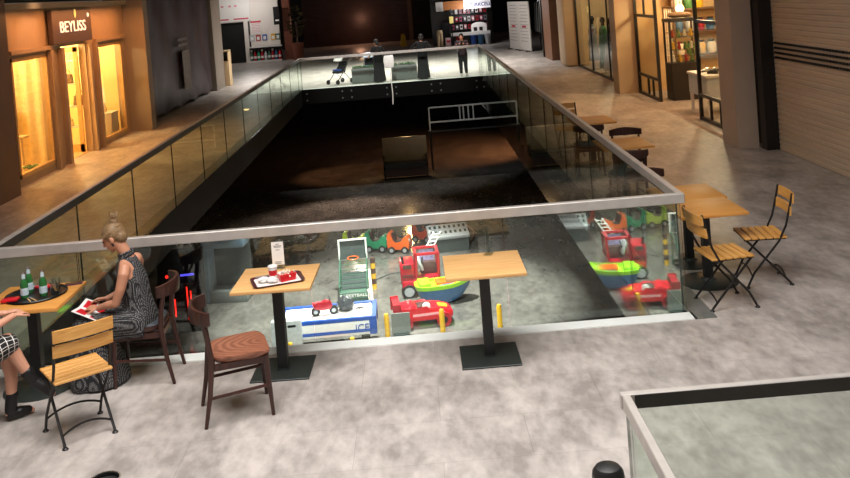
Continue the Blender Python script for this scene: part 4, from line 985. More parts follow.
# ------------------------------------------------------------------ right side
# two tall white boards
t = thing('white_board', 'pair of joined tall white boards with red print at the far right', 'board', (5.08, 43.0, 0))
ang = math.atan2(-2.8, .62)
for k, s in enumerate((-1, 1)):
    pn = B().box((s*.74, 0, 1.15), (1.44, .05, 2.25), bev=.008, seg=1).out('board_panel', M_paper, t, smooth=False)
    for j in range(12):
        B().box((s*.74+.05*((j*7) % 3-1), .027, 2.1-j*.15), (1.0, .004, .03)).out('printed_line', mat('pale_grey_ink', (190, 186, 186), .8), pn, smooth=False)
    B().box((s*.74, .028, 1.12), (.5, .005, .09)).out('red_print', M_inkred, pn, smooth=False)
    for x in (s*.74-.5, s*.74+.5): B().box((x, 0, .02), (.06, .4, .04)).out('foot', M_trayb, t, smooth=False)
t.rotation_euler = (0, 0, ang+PI)
struct('pillar_5', B().box((5.5, 38.15, 3.25), (.16, .2, 6.5)), M_frame, smooth=False)
struct('pillar_6', B().box((5.75, 36.9, 3.25), (.6, 1.9, 6.5)), wood('brown_wood_cladding', (112, 74, 52), (132, 92, 66), .5, axis=2), smooth=False)
struct('pillar_7', B().box((5.8, 33.5, 3.25), (.7, 1.3, 6.5), bev=.1, seg=3), M_pillw)
struct('wall_right_back', B().box((9.6, 38, 3.25), (.2, 46, 6.5)), M_dark, smooth=False)
t = thing('clothing_rack', 'black rack crowded with dark garments right of the white boards', 'rack', (5.9, 41.0, 0))
for y in (-1.1, 1.1): B().box((0, y, 1.15), (.06, .06, 2.3)).out('post', M_frame, t, smooth=False)
B().box((0, 0, 2.28), (.06, 2.3, .06)).out('rail', M_frame, t, smooth=False)
for k in range(9): B().prism([(-.2, 0), (.2, 0), (.26, -1.3), (-.26, -1.3)], .1, Matrix.Translation((0, -.9+k*.22, 2.2)) @ RM(rx=PI/2), bev=.03).out('garment', (M_cloth, M_clothn, M_mgrey)[k % 3], t)
# green clothes shop
WX = 5.9
def mullion(name, y0, y1, z0, z1, xs=WX, cross=(), ver=(), th=.07, m=None):
    b = B()
    for y in (y0, y1): b.box((xs, y, (z0+z1)/2), (th, th, z1-z0))
    for z in (z0+th/2, z1)+tuple(cross): b.box((xs, (y0+y1)/2, z), (th*.8, y1-y0, th))
    for (y, za, zb) in ver: b.box((xs, y, (za+zb)/2), (th*.7, th*.7, zb-za))
    o = struct(name, b, m or M_frame, smooth=False)
    B().box((xs, (y0+y1)/2, (z0+z1)/2), (.01, y1-y0-.05, z1-z0-.05)).out('window_pane', M_shopglass, o, smooth=False)
    return o
mullion('window_3', 25.0, 32.75, 0, 3.4, ver=((27.6, 0, 3.4), (30.2, 0, 3.4)))
b = B(); b.box((8.2, 29, 1.7), (.1, 8.2, 3.4)); b.box((7.1, 24.95, 1.7), (2.4, .1, 3.4)); b.box((7.1, 33.0, 1.7), (2.4, .1, 3.4)); struct('wall_shop_green', b, M_cream, smooth=False)
def coat(label, loc, rz, m, h=1.5, top=None, skirt=None):
    t = thing('mannequin', label, 'mannequin', loc, rz)
    b = B(); b.ell((0, 0, 1.72), (.075, .09, .11)); b.limb([(0, 0, 1.5), (0, 0, 1.65)], [.06, .05], 10); b.out('head', M_trayb, t)
    b = B(); b.rings([((0, 0, 1.72-h), (.24, 0, 0), (0, .18, 0)), ((0, 0, 1.1), (.17, 0, 0), (0, .13, 0)), ((0, 0, 1.35), (.2, 0, 0), (0, .13, 0)), ((0, 0, 1.5), (.13, 0, 0), (0, .09, 0)), ((0, 0, 1.54), (.07, 0, 0), (0, .06, 0))], 16)
    for s in (-1, 1): b.limb([(s*.19, 0, 1.42), (s*.25, .02, 1.1), (s*.24, .08, .85)], [.06, .055, .045], 10)
    b.out('garment', m, t)
    if skirt: B().lathe([(.0001, .2), (.3, .2), (.2, .9), (.17, 1.02), (.0001, 1.02)], n=18).out('skirt', skirt, t)
    B().cyl((0, 0, .02), (0, 0, .6), .02, n=8).out('pole', M_bolt, t); B().lathe([(.0001, 0), (.2, 0), (.2, .02), (.0001, .02)]).out('base', M_bolt, t)
coat('mannequin in a long grey coat at the left of the bright clothes window', (6.15, 31.2, 0), 1.6, M_mgrey, 1.4)
coat('mannequin in a bright green outfit in the clothes window', (6.2, 29.75, 0), 1.6, mat('kelly_green_cloth', (30, 120, 60), .7), 1.55)
coat('mannequin with a black top and silver skirt beside the green outfit', (6.2, 28.6, 0), 1.6, M_cloth, .75, skirt=M_grey)
struct('pillar_8', B().box((5.62, 24.5, 3.25), (.5, .66, 6.5)), M_pillw, smooth=False)
# shop with black mullions
mullion('window_4', 22.15, 24.1, 0, 3.4, cross=(.52, 2.05), ver=((23.2, 0, .52), (23.2, 2.05, 3.4), (22.75, 0, .52)))
mullion('window_5', 17.1, 19.05, 0, 3.4, cross=(.52, 2.05), ver=((18.4, 0, .52), (17.8, 0, .52)))
b = B(); b.box((9.4, 20.5, 1.75), (.1, 8, 3.5)); b.box((7.7, 24.35, 1.75), (3.5, .1, 3.5)); b.box((7.7, 16.75, 1.75), (3.5, .1, 3.5)); b.box((7.7, 20.5, 3.55), (3.6, 7.6, .1)); struct('wall_shop_right', b, mat('amber_shop_wall', (214, 176, 124), .7, vary=.12, scale=2), smooth=False)
t = thing('display_cabinet', 'tall black glazed cabinet of ornaments standing in the right shop doorway', 'cabinet', (6.55, 22.35, 0))
B().box((0, 0, .45), (.72, .55, .9), bev=.008, seg=1).out('cabinet_base', M_frame, t)
b = B()
for x in (-.34, .34):
    for y in (-.25, .25): b.box((x, y, 1.4), (.04, .04, 1.0))
b.box((0, 0, 1.93), (.74, .57, .08)); b.out('cabinet_frame', M_frame, t, smooth=False)
for z in (1.2, 1.5): B().box((0, 0, z), (.64, .46, .012)).out('shelf', M_clearp, t, smooth=False)
B().box((0, -.245, 1.4), (.62, .008, .95)).out('glass_door', M_shopglass, t, smooth=False)
og = 'ornaments in the black cabinet'
cols = [(M_fries, 'cream'), (M_yellow, 'amber'), (M_dred, 'dark red'), (M_leafg, 'green')]
for r, z in enumerate((.9, 1.207, 1.507)):
    for j in range(4):
        m, nm = cols[(j+r) % 4]
        t = thing('ornament', 'small %s ornament on the %s level of the black cabinet' % (nm, ('bottom', 'middle', 'top')[r]), 'ornament', (6.32+j*.15, 22.3, z+.003), 0, og)
        B().lathe([(.0001, 0), (.035, 0), (.05, .05), (.03, .12), (.042, .17), (.0001, .2)], n=14).out('vase_body', m, t); B().lathe([(.0001, 0), (.045, 0), (.045, .012), (.0001, .012)], n=14).out('base', M_trayb, t)
t = thing('storage_bag', 'pale bundle lying on top of the black cabinet', 'bundle', (6.5, 22.35, 1.975)); b = B(); b.ell((0, 0, .08), (.26, .18, .075)); b.ell((.2, 0, .07), (.13, .14, .065)); b.out('bundle_cloth', mat('beige_cloth', (150, 124, 98), .8), t)
t = thing('display_table', 'white display table with drawers behind the right shop glass', 'table', (6.52, 19.9, 0)); B().box((0, 0, .84), (.85, 1.3, .05)).out('tabletop', M_white, t, smooth=False); B().box((0, 0, .6), (.8, 1.25, .42)).out('drawer_unit', mat('pale_blue_white', (196, 204, 212), .5), t, smooth=False)
for x in (-.36, .36):
    for y in (-.58, .58): B().box((x, y, .2), (.06, .06, .4)).out('leg', M_white, t, smooth=False)
for k, (x, y) in enumerate(((6.37, 19.6), (6.49, 19.85), (6.37, 20.1), (6.62, 20.2))):
    t = thing('shoe', ('dark shiny shoe nearest on the white display table', 'dark shiny shoe in the middle of the white display table', 'silver shoe at the front edge of the white display table', 'silver shoe at the back of the white display table')[k], 'shoe', (x, y, .865), .8+k*.5, 'shoes on the white display table')
    B().limb([(0, -.08, .05), (0, 0, .045), (0, .1, .03)], [.042, .04, .03], 12).out('upper', M_bolt if k > 1 else M_shoe, t); B().box((0, .0, .006), (.075, .26, .012), bev=.004).out('sole', M_trayb, t)
t = thing('shelving_unit', 'brown shelves of jars at the end wall of the right shop', 'shelf', (8.0, 24.1, 0), PI/2)
for z in (.9, 1.5, 2.1, 2.6): B().box((0, 0, z), (.3, 2.3, .04)).out('shelf', M_brownc, t, smooth=False)
for y in (-1.15, 1.15): B().box((0, y, 1.4), (.3, .05, 2.6)).out('side_panel', M_brownc, t, smooth=False)
for r, z in enumerate((.92, 1.52, 2.12, 2.62)):
    for j in range(8):
        if (j+r) % 6 == 5: continue
        m = (M_fries, M_dred, M_leafg, M_dblue, M_yellow, M_grey)[(j*2+r*3) % 6]
        t = thing('jar', 'coloured jar among the rows on the right shop\'s end shelves', 'jar', (7.02+j*.275, 24.08, z+.003), 0, 'jars on the back shelves'); B().lathe([(.0001, 0), (.1, 0), (.12, .1), (.12, .22), (.07, .3), (.0001, .3)], n=12).out('jar_body', m, t); B().lathe([(.075, .29), (.08, .29), (.08, .34), (.0001, .34)], n=10).out('lid', M_trayb, t)
t = thing('shopping_bag', 'pink striped bag low behind the right shop glass', 'bag', (6.2, 17.75, 0), .3); B().prism([(-.2, 0), (.2, 0), (.22, .42), (-.22, .42)], .18, RM(rx=PI/2, rz=.6), bev=.01).out('bag_body', mat('pink_bag', (214, 120, 130), .6), t); B().tube([(.1*math.cos(a), 0, .42+.14*math.sin(a)) for a in [PI*i/8 for i in range(9)]], .008, 6).out('strap', M_dred, t)
for k, (y, z) in enumerate(((23.5, 2.15), (18.3, 2.3), (19.4, 2.7))):
    t = thing('globe_lamp', ('glowing globe lamp inside the left mullioned window of the right shop', 'glowing globe lamp behind the right shop pane by the grey pillar', 'glowing globe lamp over the right shop doorway')[k], 'lamp', (6.9, y, z)); B().ell((0, 0, 0), (.11, .11, .11)).out('globe', mat('globe_glow', (255, 214, 140), .4, emit=5, vary=.02), t); B().cyl((0, 0, .1), (0, 0, 3.5-z), .008, n=6).out('cord', M_trayb, t)
t = thing('mesh_screen', 'beige lattice screen behind the left mullioned window of the right shop', 'screen', (6.6, 23.5, 0)); b = B(); [b.box((0, -.45, 1.1), (.05, .04, 2.2)), b.box((0, .45, 1.1), (.05, .04, 2.2)), b.box((0, 0, 2.2), (.05, .94, .04)), b.box((0, 0, .1), (.05, .94, .04))]; b.out('frame', M_brownc, t, smooth=False); b = B(); [b.box((0, -.36+k*.18, 1.15), (.02, .025, 2.1)) for k in range(5)]; [b.box((0, 0, .35+k*.3), (.02, .88, .025)) for k in range(6)]; b.out('lattice', M_fries, t, smooth=False)

struct('pillar_9', B().box((5.61, 16.0, 3.25), (.36, .76, 6.5)), mat('warm_grey_pillar', (206, 180, 160), .6, vary=.05, scale=2), smooth=False)
struct('wall_right_recess', B().box((6.3, 16.3, 3.25), (.7, 1.4, 6.5)), M_dark, smooth=False)
struct('trim_7', B().box((5.93, 15.42, 3.25), (.26, .24, 6.5)), M_frame, smooth=False)
sh = struct('door_4', shutter_mesh(9.0, 15.28, 6.02, 0, 4.8, pitch=.085, dep=.012, axis='y'), M_shut, smooth=False)
for k, z in enumerate((1.56, 1.64, 1.72, 1.80)):
    b = B()
    for j in range(60): b.box((6.0, 9.1+j*.103, z), (.03, .07, .035))
    b.out('vent_slot_row', M_frame, sh, smooth=False)

# ------------------------------------------------------------------ lower level: coin rides
def kiddie_car(label, loc, rz, m, group='small ride-on cars in a row'):
    t = thing('ride_on_car', label, 'toy car', loc, rz, group)
    prof = [(-.3, .1), (.3, .1), (.33, .3), (.3, .44), (.2, .47), (.12, .4), (.06, .3), (-.1, .28), (-.16, .36), (-.2, .56), (-.28, .6), (-.32, .5), (-.33, .25)]
    B().prism(prof, .4, RM(rx=PI/2), bev=.035).out('car_body', m, t)
    B().box((-.03, 0, .31), (.22, .28, .05), bev=.02).out('seat', M_seatd, t)
    B().box((-.15, 0, .44), (.06, .28, .26), bev=.02, ry=-.15).out('seat_back', M_seatd, t)
    b = B(); b.tube([(.07+.02*math.sin(a), .08*math.cos(a), .46+.07*math.sin(a)) for a in [2*PI*i/12 for i in range(13)]], .012, 6); b.cyl((.14, 0, .38), (.08, 0, .46), .014, n=8); b.out('steering_wheel', M_tyre, t)
    for x in (-.19, .19):
        for s in (-1, 1):
            w = B().cyl((x, s*.17, .1), (x, s*.23, .1), .1, n=18).out('wheel', M_tyre, t); B().cyl((x, s*.2, .1), (x, s*.236, .1), .055, n=14).out('hub', M_hub, w)
    for s in (-1, 1): B().ell((.3, s*.12, .36), (.04, .05, .05)).out('headlamp', M_white, t)
    return t
KC = kiddie_car('bright orange ride-on toy car beside the green one', (-.76, 26.0, LOW), -.25, M_orange)
kiddie_car('bright green ride-on toy car between the yellow and orange ones', (-1.4, 26.3, LOW), -.25, M_green)
kiddie_car('yellow-green ride-on toy car behind the basketball machine', (-2.05, 26.5, LOW), -.2, M_yg)
kiddie_car('red-orange ride-on toy car partly behind the red fire engine', (-.05, 26.9, LOW), -.5, mat('red_orange_plastic', (220, 84, 52), .35))
for o in []: pass
t = thing('perforated_platform', 'grey perforated sloping platform at the end of the toy car row', 'platform', (.62, 25.7, LOW), .1)
b = B(); b.box((0, .1, .52), (1.15, .62, .1), rx=.35, bev=.015); b.out('platform_top', M_grey, t)
b = B()
for r in range(2):
    for k in range(8): b.box((-.48+k*.137, -.02+r*.24, .545+r*.088-.0), (.06, .1, .02), rx=.35)
b.out('slot', M_netdark, t, smooth=False)
b = B(); b.box((0, .12, .22), (1.1, .5, .44)); b.out('base', M_netdark, t, smooth=False)
B().prism([(-.56, .3), (-.5, .3), (-.5, .62), (-.56, .58)], .5, Matrix.Translation((0, .1, 0)) @ RM(rx=PI/2)).out('side_panel', M_grey, t, smooth=False)
dup(t, (-7.6, 26.6, LOW), .1, 'grey platform copy standing in for a reflection, left of the arcade cabinet')  # copy placed where the platform's reflection would appear
t = thing('cable', 'thin brown cable curling on the lower floor beside the platform', 'cable'); B().tube([(1.15, 26.2, LOW+.015), (1.35, 26.6, LOW+.015), (1.45, 27.6, LOW+.015), (1.2, 28.6, LOW+.015), (1.35, 29.8, LOW+.015)], .018, 6).out('cord', mat('brown_cable', (92, 44, 34), .5), t)
t = thing('cable', 'thin dark cable across the lower floor between the basketball machine and fire engine', 'cable'); B().tube([(-1.35, 23.6, LOW+.012), (-1.0, 24.0, LOW+.012), (-.7, 24.05, LOW+.012), (-.3, 24.3, LOW+.012)], .012, 6).out('cord', M_netdark, t)

# basketball machine
t = thing('basketball_machine', 'green framed toy basketball machine with a white-edged backboard', 'arcade machine', (-1.83, 22.3, LOW), .03)
t.scale = (.8, .9, .68)
B().box((0, -.35, .22), (.8, .5, .44), bev=.02).out('cabinet', M_netgreen, t)
fb = B().box((0, -.61, .36), (.84, .03, .26), bev=.008, seg=1).out('front_board', mat('grey_green_board', (84, 116, 100), .5), t)
text('BASKETBALL', .145, M_white, fb, loc=(0, -.63, .36), depth=.004, bold=.003)
b = B(); b.box((0, .1, .56), (.74, .95, .04), rx=.35); b.out('ball_ramp', M_netdark, t, smooth=False)
for s in (-1, 1):
    B().tube([(s*.41, -.6, .1), (s*.41, -.6, .66), (s*.41, .1, 1.05), (s*.41, .55, 1.2), (s*.41, .55, .05)], .022, 8).out('side_frame', M_netgreen, t)
    for k in range(4): B().tube([(s*.41, -.45+k*.28, .5), (s*.41, -.45+k*.28, .78+k*.13)], .012, 6).out('upright', M_netgreen, t)
for k in range(5): B().tube([(-.41, -.5+k*.22, .68+k*.1), (.41, -.5+k*.22, .68+k*.1)], .014, 6).out('net_bar', M_netgreen, t)
bd = B().box((0, .62, 1.55), (.82, .03, .7), rx=-.12).out('backboard', M_netdark, t, smooth=False)
b = B()
for (x, z, w, h) in ((0, .35, .88, .05), (0, -.35, .88, .05), (-.42, 0, .05, .72), (.42, 0, .05, .72)): b.box((x, .6+.12*z*0, 1.55+z), (w, .05, h))
b.out('backboard_rim', M_white, t, smooth=False)
B().tube([(.17*math.cos(a), .4+.17*math.sin(a), 1.3) for a in [2*PI*i/16 for i in range(17)]], .014, 6).out('hoop', M_orange, t)
for s in (-1, 1): B().tube([(s*.4, .58, 1.1), (s*.4, .62, 1.9)], .02, 8).out('post', M_netgreen, t)
t = thing('striped_post', 'slim yellow and brown post beside the basketball machine', 'post', (-1.38, 22.9, LOW))
for k in range(6): B().lathe([(.0001, k*.13), (.06, k*.13), (.06, k*.13+.13), (.0001, k*.13+.13)], n=12).out('band', (M_yellow, M_seatd)[k % 2], t)

# air hockey table
t = thing('hockey_table', 'long white and blue toy hockey table below the middle café table', 'game table', (-2.17, 19.2, LOW), .02)
B().box((0, 0, .56), (2.0, 1.0, .3), bev=.02).out('table_body', M_white, t)
B().box((0, 0, .735), (1.8, .8, .03)).out('playing_top', M_paper, t, smooth=False)
b = B(); [b.box(c, d) for c, d in (((0, .47, .74), (2.02, .08, .07)), ((0, -.47, .74), (2.02, .08, .07)), ((-.97, 0, .74), (.09, .9, .07)), ((.97, 0, .74), (.09, .9, .07)))]; b.out('blue_rail', M_blue, t, smooth=False)
for s in (-1, 1):
    for y in (-.42, .42): B().box((s*.94, y, .56), (.16, .18, .32), bev=.03).out('corner_cap', M_blue, t)
    for y in (-.3, .3): B().box((s*.75, y, .21), (.14, .14, .42)).out('leg', M_mgrey, t, smooth=False)
B().box((0, -.505, .5), (1.9, .01, .06)).out('blue_stripe', M_blue, t, smooth=False)
text('ICE', .2, M_blue, t, loc=(.72, -.515, .56), depth=.004)
b = B(); b.ell((.66, .18, .752), (.06, .06, .004)); b.ell((.72, .12, .752), (.05, .05, .004)); b.ell((.6, .12, .752), (.05, .05, .004)); b.box((.66, .08, .752), (.03, .12, .004)); b.out('club_mark', M_trayb, t)
# little red motorbike on top of it, half under a dark cover
t = thing('toy_motorbike', 'small red toy motorbike parked on the white hockey table', 'toy', (-2.22, 19.1, LOW+.75), .15)
t.scale = (.85, .85, .8)
for x in (-.22, .22):
    w = B().cyl((x, -.04, .11), (x, .04, .11), .11, n=18).out('wheel', M_tyre, t); B().cyl((x, -.045, .11), (x, .045, .11), .05, n=12).out('hub', M_hub, w)
B().prism([(-.26, .2), (-.1, .14), (.12, .14), (.2, .22), (.16, .36), (.04, .4), (-.04, .32), (-.2, .32), (-.3, .36)], .14, RM(rx=PI/2), bev=.03).out('fairing', M_dred, t)
B().tube([(.12, -.14, .43), (.15, 0, .4), (.12, .14, .43)], .014, 6).out('handlebar', M_tyre, t)
t = thing('dark_cover', 'black plastic cover bunched beside the red toy motorbike', 'cover', (-1.8, 19.3, LOW+.752))
t.scale = (.62, .75, .7); b = B(); b.ell((0, 0, .16), (.3, .24, .2), u=20, v=12)
for v in b.bm.verts: v.co += V((random.uniform(-.03, .03), random.uniform(-.03, .03), random.uniform(0, .06)))
for v in b.bm.verts: v.co.z = max(v.co.z, .005)
b.out('bunched_sheet', mat('dark_cover_plastic', (50, 54, 58), .35, bump=.4), t, angle=25)
t = thing('control_box', 'pale grey box at the left end of the hockey table', 'box', (-2.95, 18.55, LOW)); B().box((0, 0, .45), (.6, .2, .9), bev=.01).out('cabinet', mat('pale_grey_cabinet', (176, 180, 180), .5), t); B().box((.12, -.105, .8), (.16, .01, .04)).out('coin_slot', M_trayb, t, smooth=False)
t = thing('yellow_toolbox', 'yellow box on the floor under the hockey table', 'box', (-2.03, 18.6, LOW)); B().box((0, 0, .14), (.34, .24, .28), bev=.03).out('box_body', M_orange, t); B().tube([(-.08, 0, .28), (-.05, 0, .33), (.05, 0, .33), (.08, 0, .28)], .015, 6).out('handle', M_trayb, t)

# fire engine ride
t = thing('ride_on_fire_engine', 'deep red ride-on fire engine with an open cab and chrome wheel', 'coin ride', (-.2, 22.35, LOW), .05)
t.scale = (1, 1, .9)
b = B(); b.box((0, 0, .3), (.95, .7, .3), bev=.03); b.box((-.33, 0, .66), (.34, .66, .5), bev=.04); b.out('chassis', M_dred, t)
b = B(); b.box((-.33, -.335, .82), (.2, .02, .1)); b.box((-.33, -.335, .6), (.26, .02, .02)); b.box((-.33, -.335, .55), (.26, .02, .02)); b.out('grille', M_seatd, t, smooth=False)
for x in (-.12, .42):
    for y in (-.3, .3): B().tube([(x, y, .4), (x+.02, y, 1.12)], .035, 8).out('cab_post', M_dred, t)
B().box((.16, 0, 1.14), (.66, .7, .06), bev=.02, rx=0).out('roof', M_dred, t) if False else None
b = B(); b.box((.15, .3, 1.12), (.62, .07, .06)); b.box((.15, -.3, 1.12), (.62, .07, .06)); b.box((-.12, 0, 1.12), (.07, .66, .06)); b.box((.42, 0, 1.12), (.07, .66, .06)); b.out('roof_frame', M_dred, t, smooth=False)
B().box((.2, .18, .62), (.4, .22, .3), bev=.03).out('seat', M_seatd, t)
B().box((.0, .05, .8), (.06, .5, .34), ry=-.3, bev=.01).out('dashboard', M_grey, t)
B().box((.18, .3, .85), (.36, .03, .4)).out('rear_panel', mat('violet_print_panel', (140, 130, 170), .5, vary=.4, scale=12), t, smooth=False)
B().tube([(.05+.02*math.sin(a), -.02+.1*math.cos(a), .86+.09*math.sin(a)) for a in [2*PI*i/12 for i in range(13)]], .014, 6).out('steering_wheel', M_tyre, t)
for x in (-.32, .3):
    for s in (-1, 1):
        w = B().cyl((x, s*.33, .17), (x, s*.41, .17), .17, n=20).out('wheel', M_tyre, t); B().cyl((x, s*.36, .17), (x, s*.42, .17), .12, n=16).out('hub', M_hub, w)
B().tube([(-.42, -.28, .9), (-.44, -.28, 1.1)], .03, 8).out('beacon', M_tyre, t)
ld = B()
for s in (-1, 1): ld.tube([(.28+s*.09, .3, 1.1), (.5+s*.09, .34, 1.5)], .02, 6)
for k in range(4): ld.tube([(.28-.09+k*.06, .31, 1.15+k*.1), (.28+.09+k*.06, .31, 1.15+k*.1)], .015, 6)
ld.out('ladder', M_white, t)

# boat ride
t = thing('ride_on_boat', 'blue hulled ride-on boat with a lime green rim', 'coin ride', (.28, 21.55, LOW), .12)
def hull(z, sc, x0=-.62, x1=.72):
    out = []
    for i in range(24):
        a = 2*PI*i/24; c, s = math.cos(a), math.sin(a)
        x = (x1 if c > 0 else -x0)*(abs(c)**(.9 if c > 0 else .5))*math.copysign(1, c); y = .33*math.copysign(abs(s)**(1.0 if c > 0 else .6), s)
        out.append((x*sc, y*sc, z+.14*max(0, x/.72)**2))
    return out
b = B(); b.face_loft([hull(.04, .72), hull(.2, .9), hull(.4, 1.0)]); b.out('hull', M_dblue, t)
b = B(); b.face_loft([hull(.38, 1.02), hull(.47, 1.05), hull(.47, .88), hull(.41, .86)]); b.out('rim', M_lime, t)
B().box((-.42, 0, .48), (.28, .5, .12), bev=.03).out('stern_seat', M_lime, t)
B().box((.1, .0, .46), (.5, .36, .1), bev=.03).out('cockpit', M_orange, t)
B().tube([(.35, 0, .5), (.35, 0, .95)], .02, 8).out('mast', M_white, t)

# racing car ride
t = thing('ride_on_racing_car', 'glossy red ride-on racing car with a rear wing nearest the glass', 'coin ride', (-.2, 20.15, LOW), .12)
B().prism([(-.62, .16), (.6, .14), (.66, .24), (.62, .34), (.4, .42), (.15, .46), (.08, .42), (-.12, .4), (-.18, .5), (-.3, .52), (-.5, .4), (-.64, .36)], .5, RM(rx=PI/2), bev=.06).out('car_body', M_red, t)
b = B(); b.box((-.58, 0, .56), (.16, .6, .04), bev=.01); b.prism([(-.68, .3), (-.46, .3), (-.5, .6), (-.68, .6)], .03, Matrix.Translation((0, -.3, 0)) @ RM(rx=PI/2)); b.prism([(-.68, .3), (-.46, .3), (-.5, .6), (-.68, .6)], .03, Matrix.Translation((0, .3, 0)) @ RM(rx=PI/2)); b.out('rear_wing', M_dred, t, smooth=False)
B().box((-.02, 0, .43), (.24, .34, .06), bev=.02).out('seat', M_seatd, t)
for x in (-.42, .42):
    for s in (-1, 1):
        w = B().cyl((x, s*.24, .16), (x, s*.32, .16), .16, n=20).out('wheel', M_dred, t); B().cyl((x, s*.28, .16), (x, s*.325, .16), .08, n=14).out('hub', M_tyre, w)
B().ell((.06, -.22, .47), (.09, .03, .09)).out('roundel', M_paper, t, label='white round number patch'); B().box((.42, -.1, .42), (.2, .2, .02), ry=.22).out('bonnet_badge', M_yellow, t, smooth=False)
B().box((.1, -.25, .3), (.7, .02, .05)).out('side_stripe', mat('pale_pink_stripe', (236, 170, 176), .4), t, smooth=False)

# yellow posts with grey panels nearest the void edge
px = (-2.85, -1.62, -.97, .2, 1.42)
pl = ('mustard post in front of the pale grey control box', 'mustard post at the right end of the hockey table', 'mustard post just left of the racing car', 'mustard post in front of the racing car', 'mustard post alone right of the racing car')
for x, lb in zip(px, pl):
    t = thing('barrier_post', lb, 'post', (x, 18.2 if x < -1.2 else 19.4, LOW), 0, 'mustard posts of the toy area'); B().lathe([(.0001, 0), (.055, 0), (.055, .5), (.04, .56), (.0001, .57)], n=14).out('post', M_yellow, t); B().lathe([(.0001, 0), (.11, 0), (.11, .02), (.0001, .02)], n=16).out('base', M_mgrey, t)
for x, y, w, lb in ((-1.9, 18.05, .36, 'grey flat panel between posts before the hockey table'), (-.68, 19.62, .4, 'grey flat panel beside the racing car\'s rear wing')):
    t = thing('low_screen', lb, 'panel', (x, y, LOW)); B().box((0, 0, .26), (w, .03, .44), bev=.005, seg=1).out('panel', M_mgrey, t); B().box((0, 0, .02), (w*.8, .2, .04)).out('foot', M_netdark, t, smooth=False)

# arcade cabinet with red strips, pale blue machine, dark counter, railing added for a reflection
t = thing('arcade_cabinet', 'black arcade cabinet with glowing red strips behind the seated woman\'s chair', 'arcade machine', (-5.7, 21.2, LOW), .1)
B().prism([(-.35, 0), (.35, 0), (.35, 1.75), (.1, 1.75), (-.05, 1.25), (-.35, .95)], 1.0, RM(rx=PI/2, rz=PI/2), bev=.01).out('cabinet', M_cloth, t)
for x, z0, z1 in ((.18, .3, 1.05), (.26, .45, .95), (-.1, .4, .8)): B().box((x, -.385 if z1 < 1 else -.375, (z0+z1)/2), (.025, .02, z1-z0)).out('red_strip', M_led, t, smooth=False)
B().box((.2, -.3, 1.3), (.3, .03, .04)).out('violet_strip', M_ledb, t, smooth=False); B().ell((-.25, -.3, 1.3), (.035, .03, .035)).out('button', M_led, t); B().box((.0, -.15, 1.05), (.8, .3, .05), rx=-.3).out('control_panel', M_walnut, t, smooth=False)
t = thing('claw_machine', 'pale blue open-fronted machine standing beside the middle café table', 'arcade machine', (-5.0, 23.0, LOW), -.1)
t.scale = (.95, .8, .72)
B().box((0, 0, 2.05), (1.15, .8, .32), bev=.06).out('header', M_paleblue, t); B().box((-.5, 0, .95), (.16, .7, 1.9), bev=.02).out('side_panel', M_paleblue, t)
B().box((0, .36, 1.0), (1.1, .05, 1.85)).out('back_panel', M_netdark, t, smooth=False); B().box((.05, 0, .2), (1.0, .7, .4), bev=.03).out('base', M_mgrey, t)
t['label'] = 'pale blue open-fronted machine on the lower floor left of the middle café table'
t = thing('info_counter', 'dark counter with an olive back panel alone on the dim lower floor', 'counter', (-.58, 36.3, LOW), 0)
B().box((0, .3, 1.12), (1.75, .08, .95), bev=.01).out('back_panel', M_olive, t); B().box((0, 0, .56), (1.75, .7, .2)).out('counter_top', M_trayb, t, smooth=False); B().box((0, .05, .3), (1.6, .55, .36)).out('cabinet', M_brownfl, t, smooth=False)
for x in (-.84, .84): B().box((x, 0, .45), (.06, .7, .9)).out('side_panel', M_frame, t, smooth=False)
M_palerail = mat('pale_railing_paint', (206, 206, 204), .5)
t = thing('reflection_railing', 'pale railing standing in for a reflection in the dark beyond the lower counter', 'railing', (2.6, 37.5, -2.5))  # solid railing modelled in place of a mirror image
for z in (.25, .85): B().tube([(-2.1, 0, z), (2.6, 0, z)], .035, 8).out('rail', M_palerail, t)
for x in (-2.1, -.85, -.7, -.5, -.3, .9, 1.9): B().tube([(x, 0, -.1 if x in (-2.1, .9, 1.9) else .25), (x, 0, .85)], .028, 8).out('baluster', M_palerail, t)
B().tube([(.1, 0, .8), (.45, 0, .35), (.8, 0, .85)], .03, 8).out('brace', M_palerail, t)
B().box((.2, .05, -.12), (4.8, .2, .06)).out('landing', M_black, t, smooth=False); [B().cyl((x, .05, -1.7), (x, .05, -.12), .04, n=8).out('leg', M_black, t, smooth=False) for x in (-2.1, 2.4)]

# ------------------------------------------------------------------ lights
def area(name, loc, rot, size, power, col, sy=None, spread=None):
    l = bpy.data.lights.new(name, 'AREA'); l.energy = power; l.color = col; l.size = size
    if sy: l.shape = 'RECTANGLE'; l.size_y = sy
    if spread: l.spread = spread
    o = bpy.data.objects.new(name, l); COL.objects.link(o); o.location = loc; o.rotation_euler = rot; return o
def point(name, loc, power, col, r=.2):
    l = bpy.data.lights.new(name, 'POINT'); l.energy = power; l.color = col; l.shadow_soft_size = r
    o = bpy.data.objects.new(name, l); COL.objects.link(o); o.location = loc; return o
def spot(name, loc, tgt, power, col, ang, blend=.6, r=.15):
    l = bpy.data.lights.new(name, 'SPOT'); l.energy = power; l.color = col; l.spot_size = math.radians(ang); l.spot_blend = blend; l.shadow_soft_size = r
    o = bpy.data.objects.new(name, l); COL.objects.link(o); o.location = loc
    o.rotation_euler = (V(tgt)-V(loc)).to_track_quat('-Z', 'Y').to_euler(); return o
NEU = (1, .955, .915); WARM = (1, .72, .34); AMB = (1, .74, .45); ORG = (1, .5, .2)
area('ceiling_panel_near', (-.6, 5.0, 6.3), (0, 0, 0), 6, 600, (1, .965, .93), 4, math.radians(150))
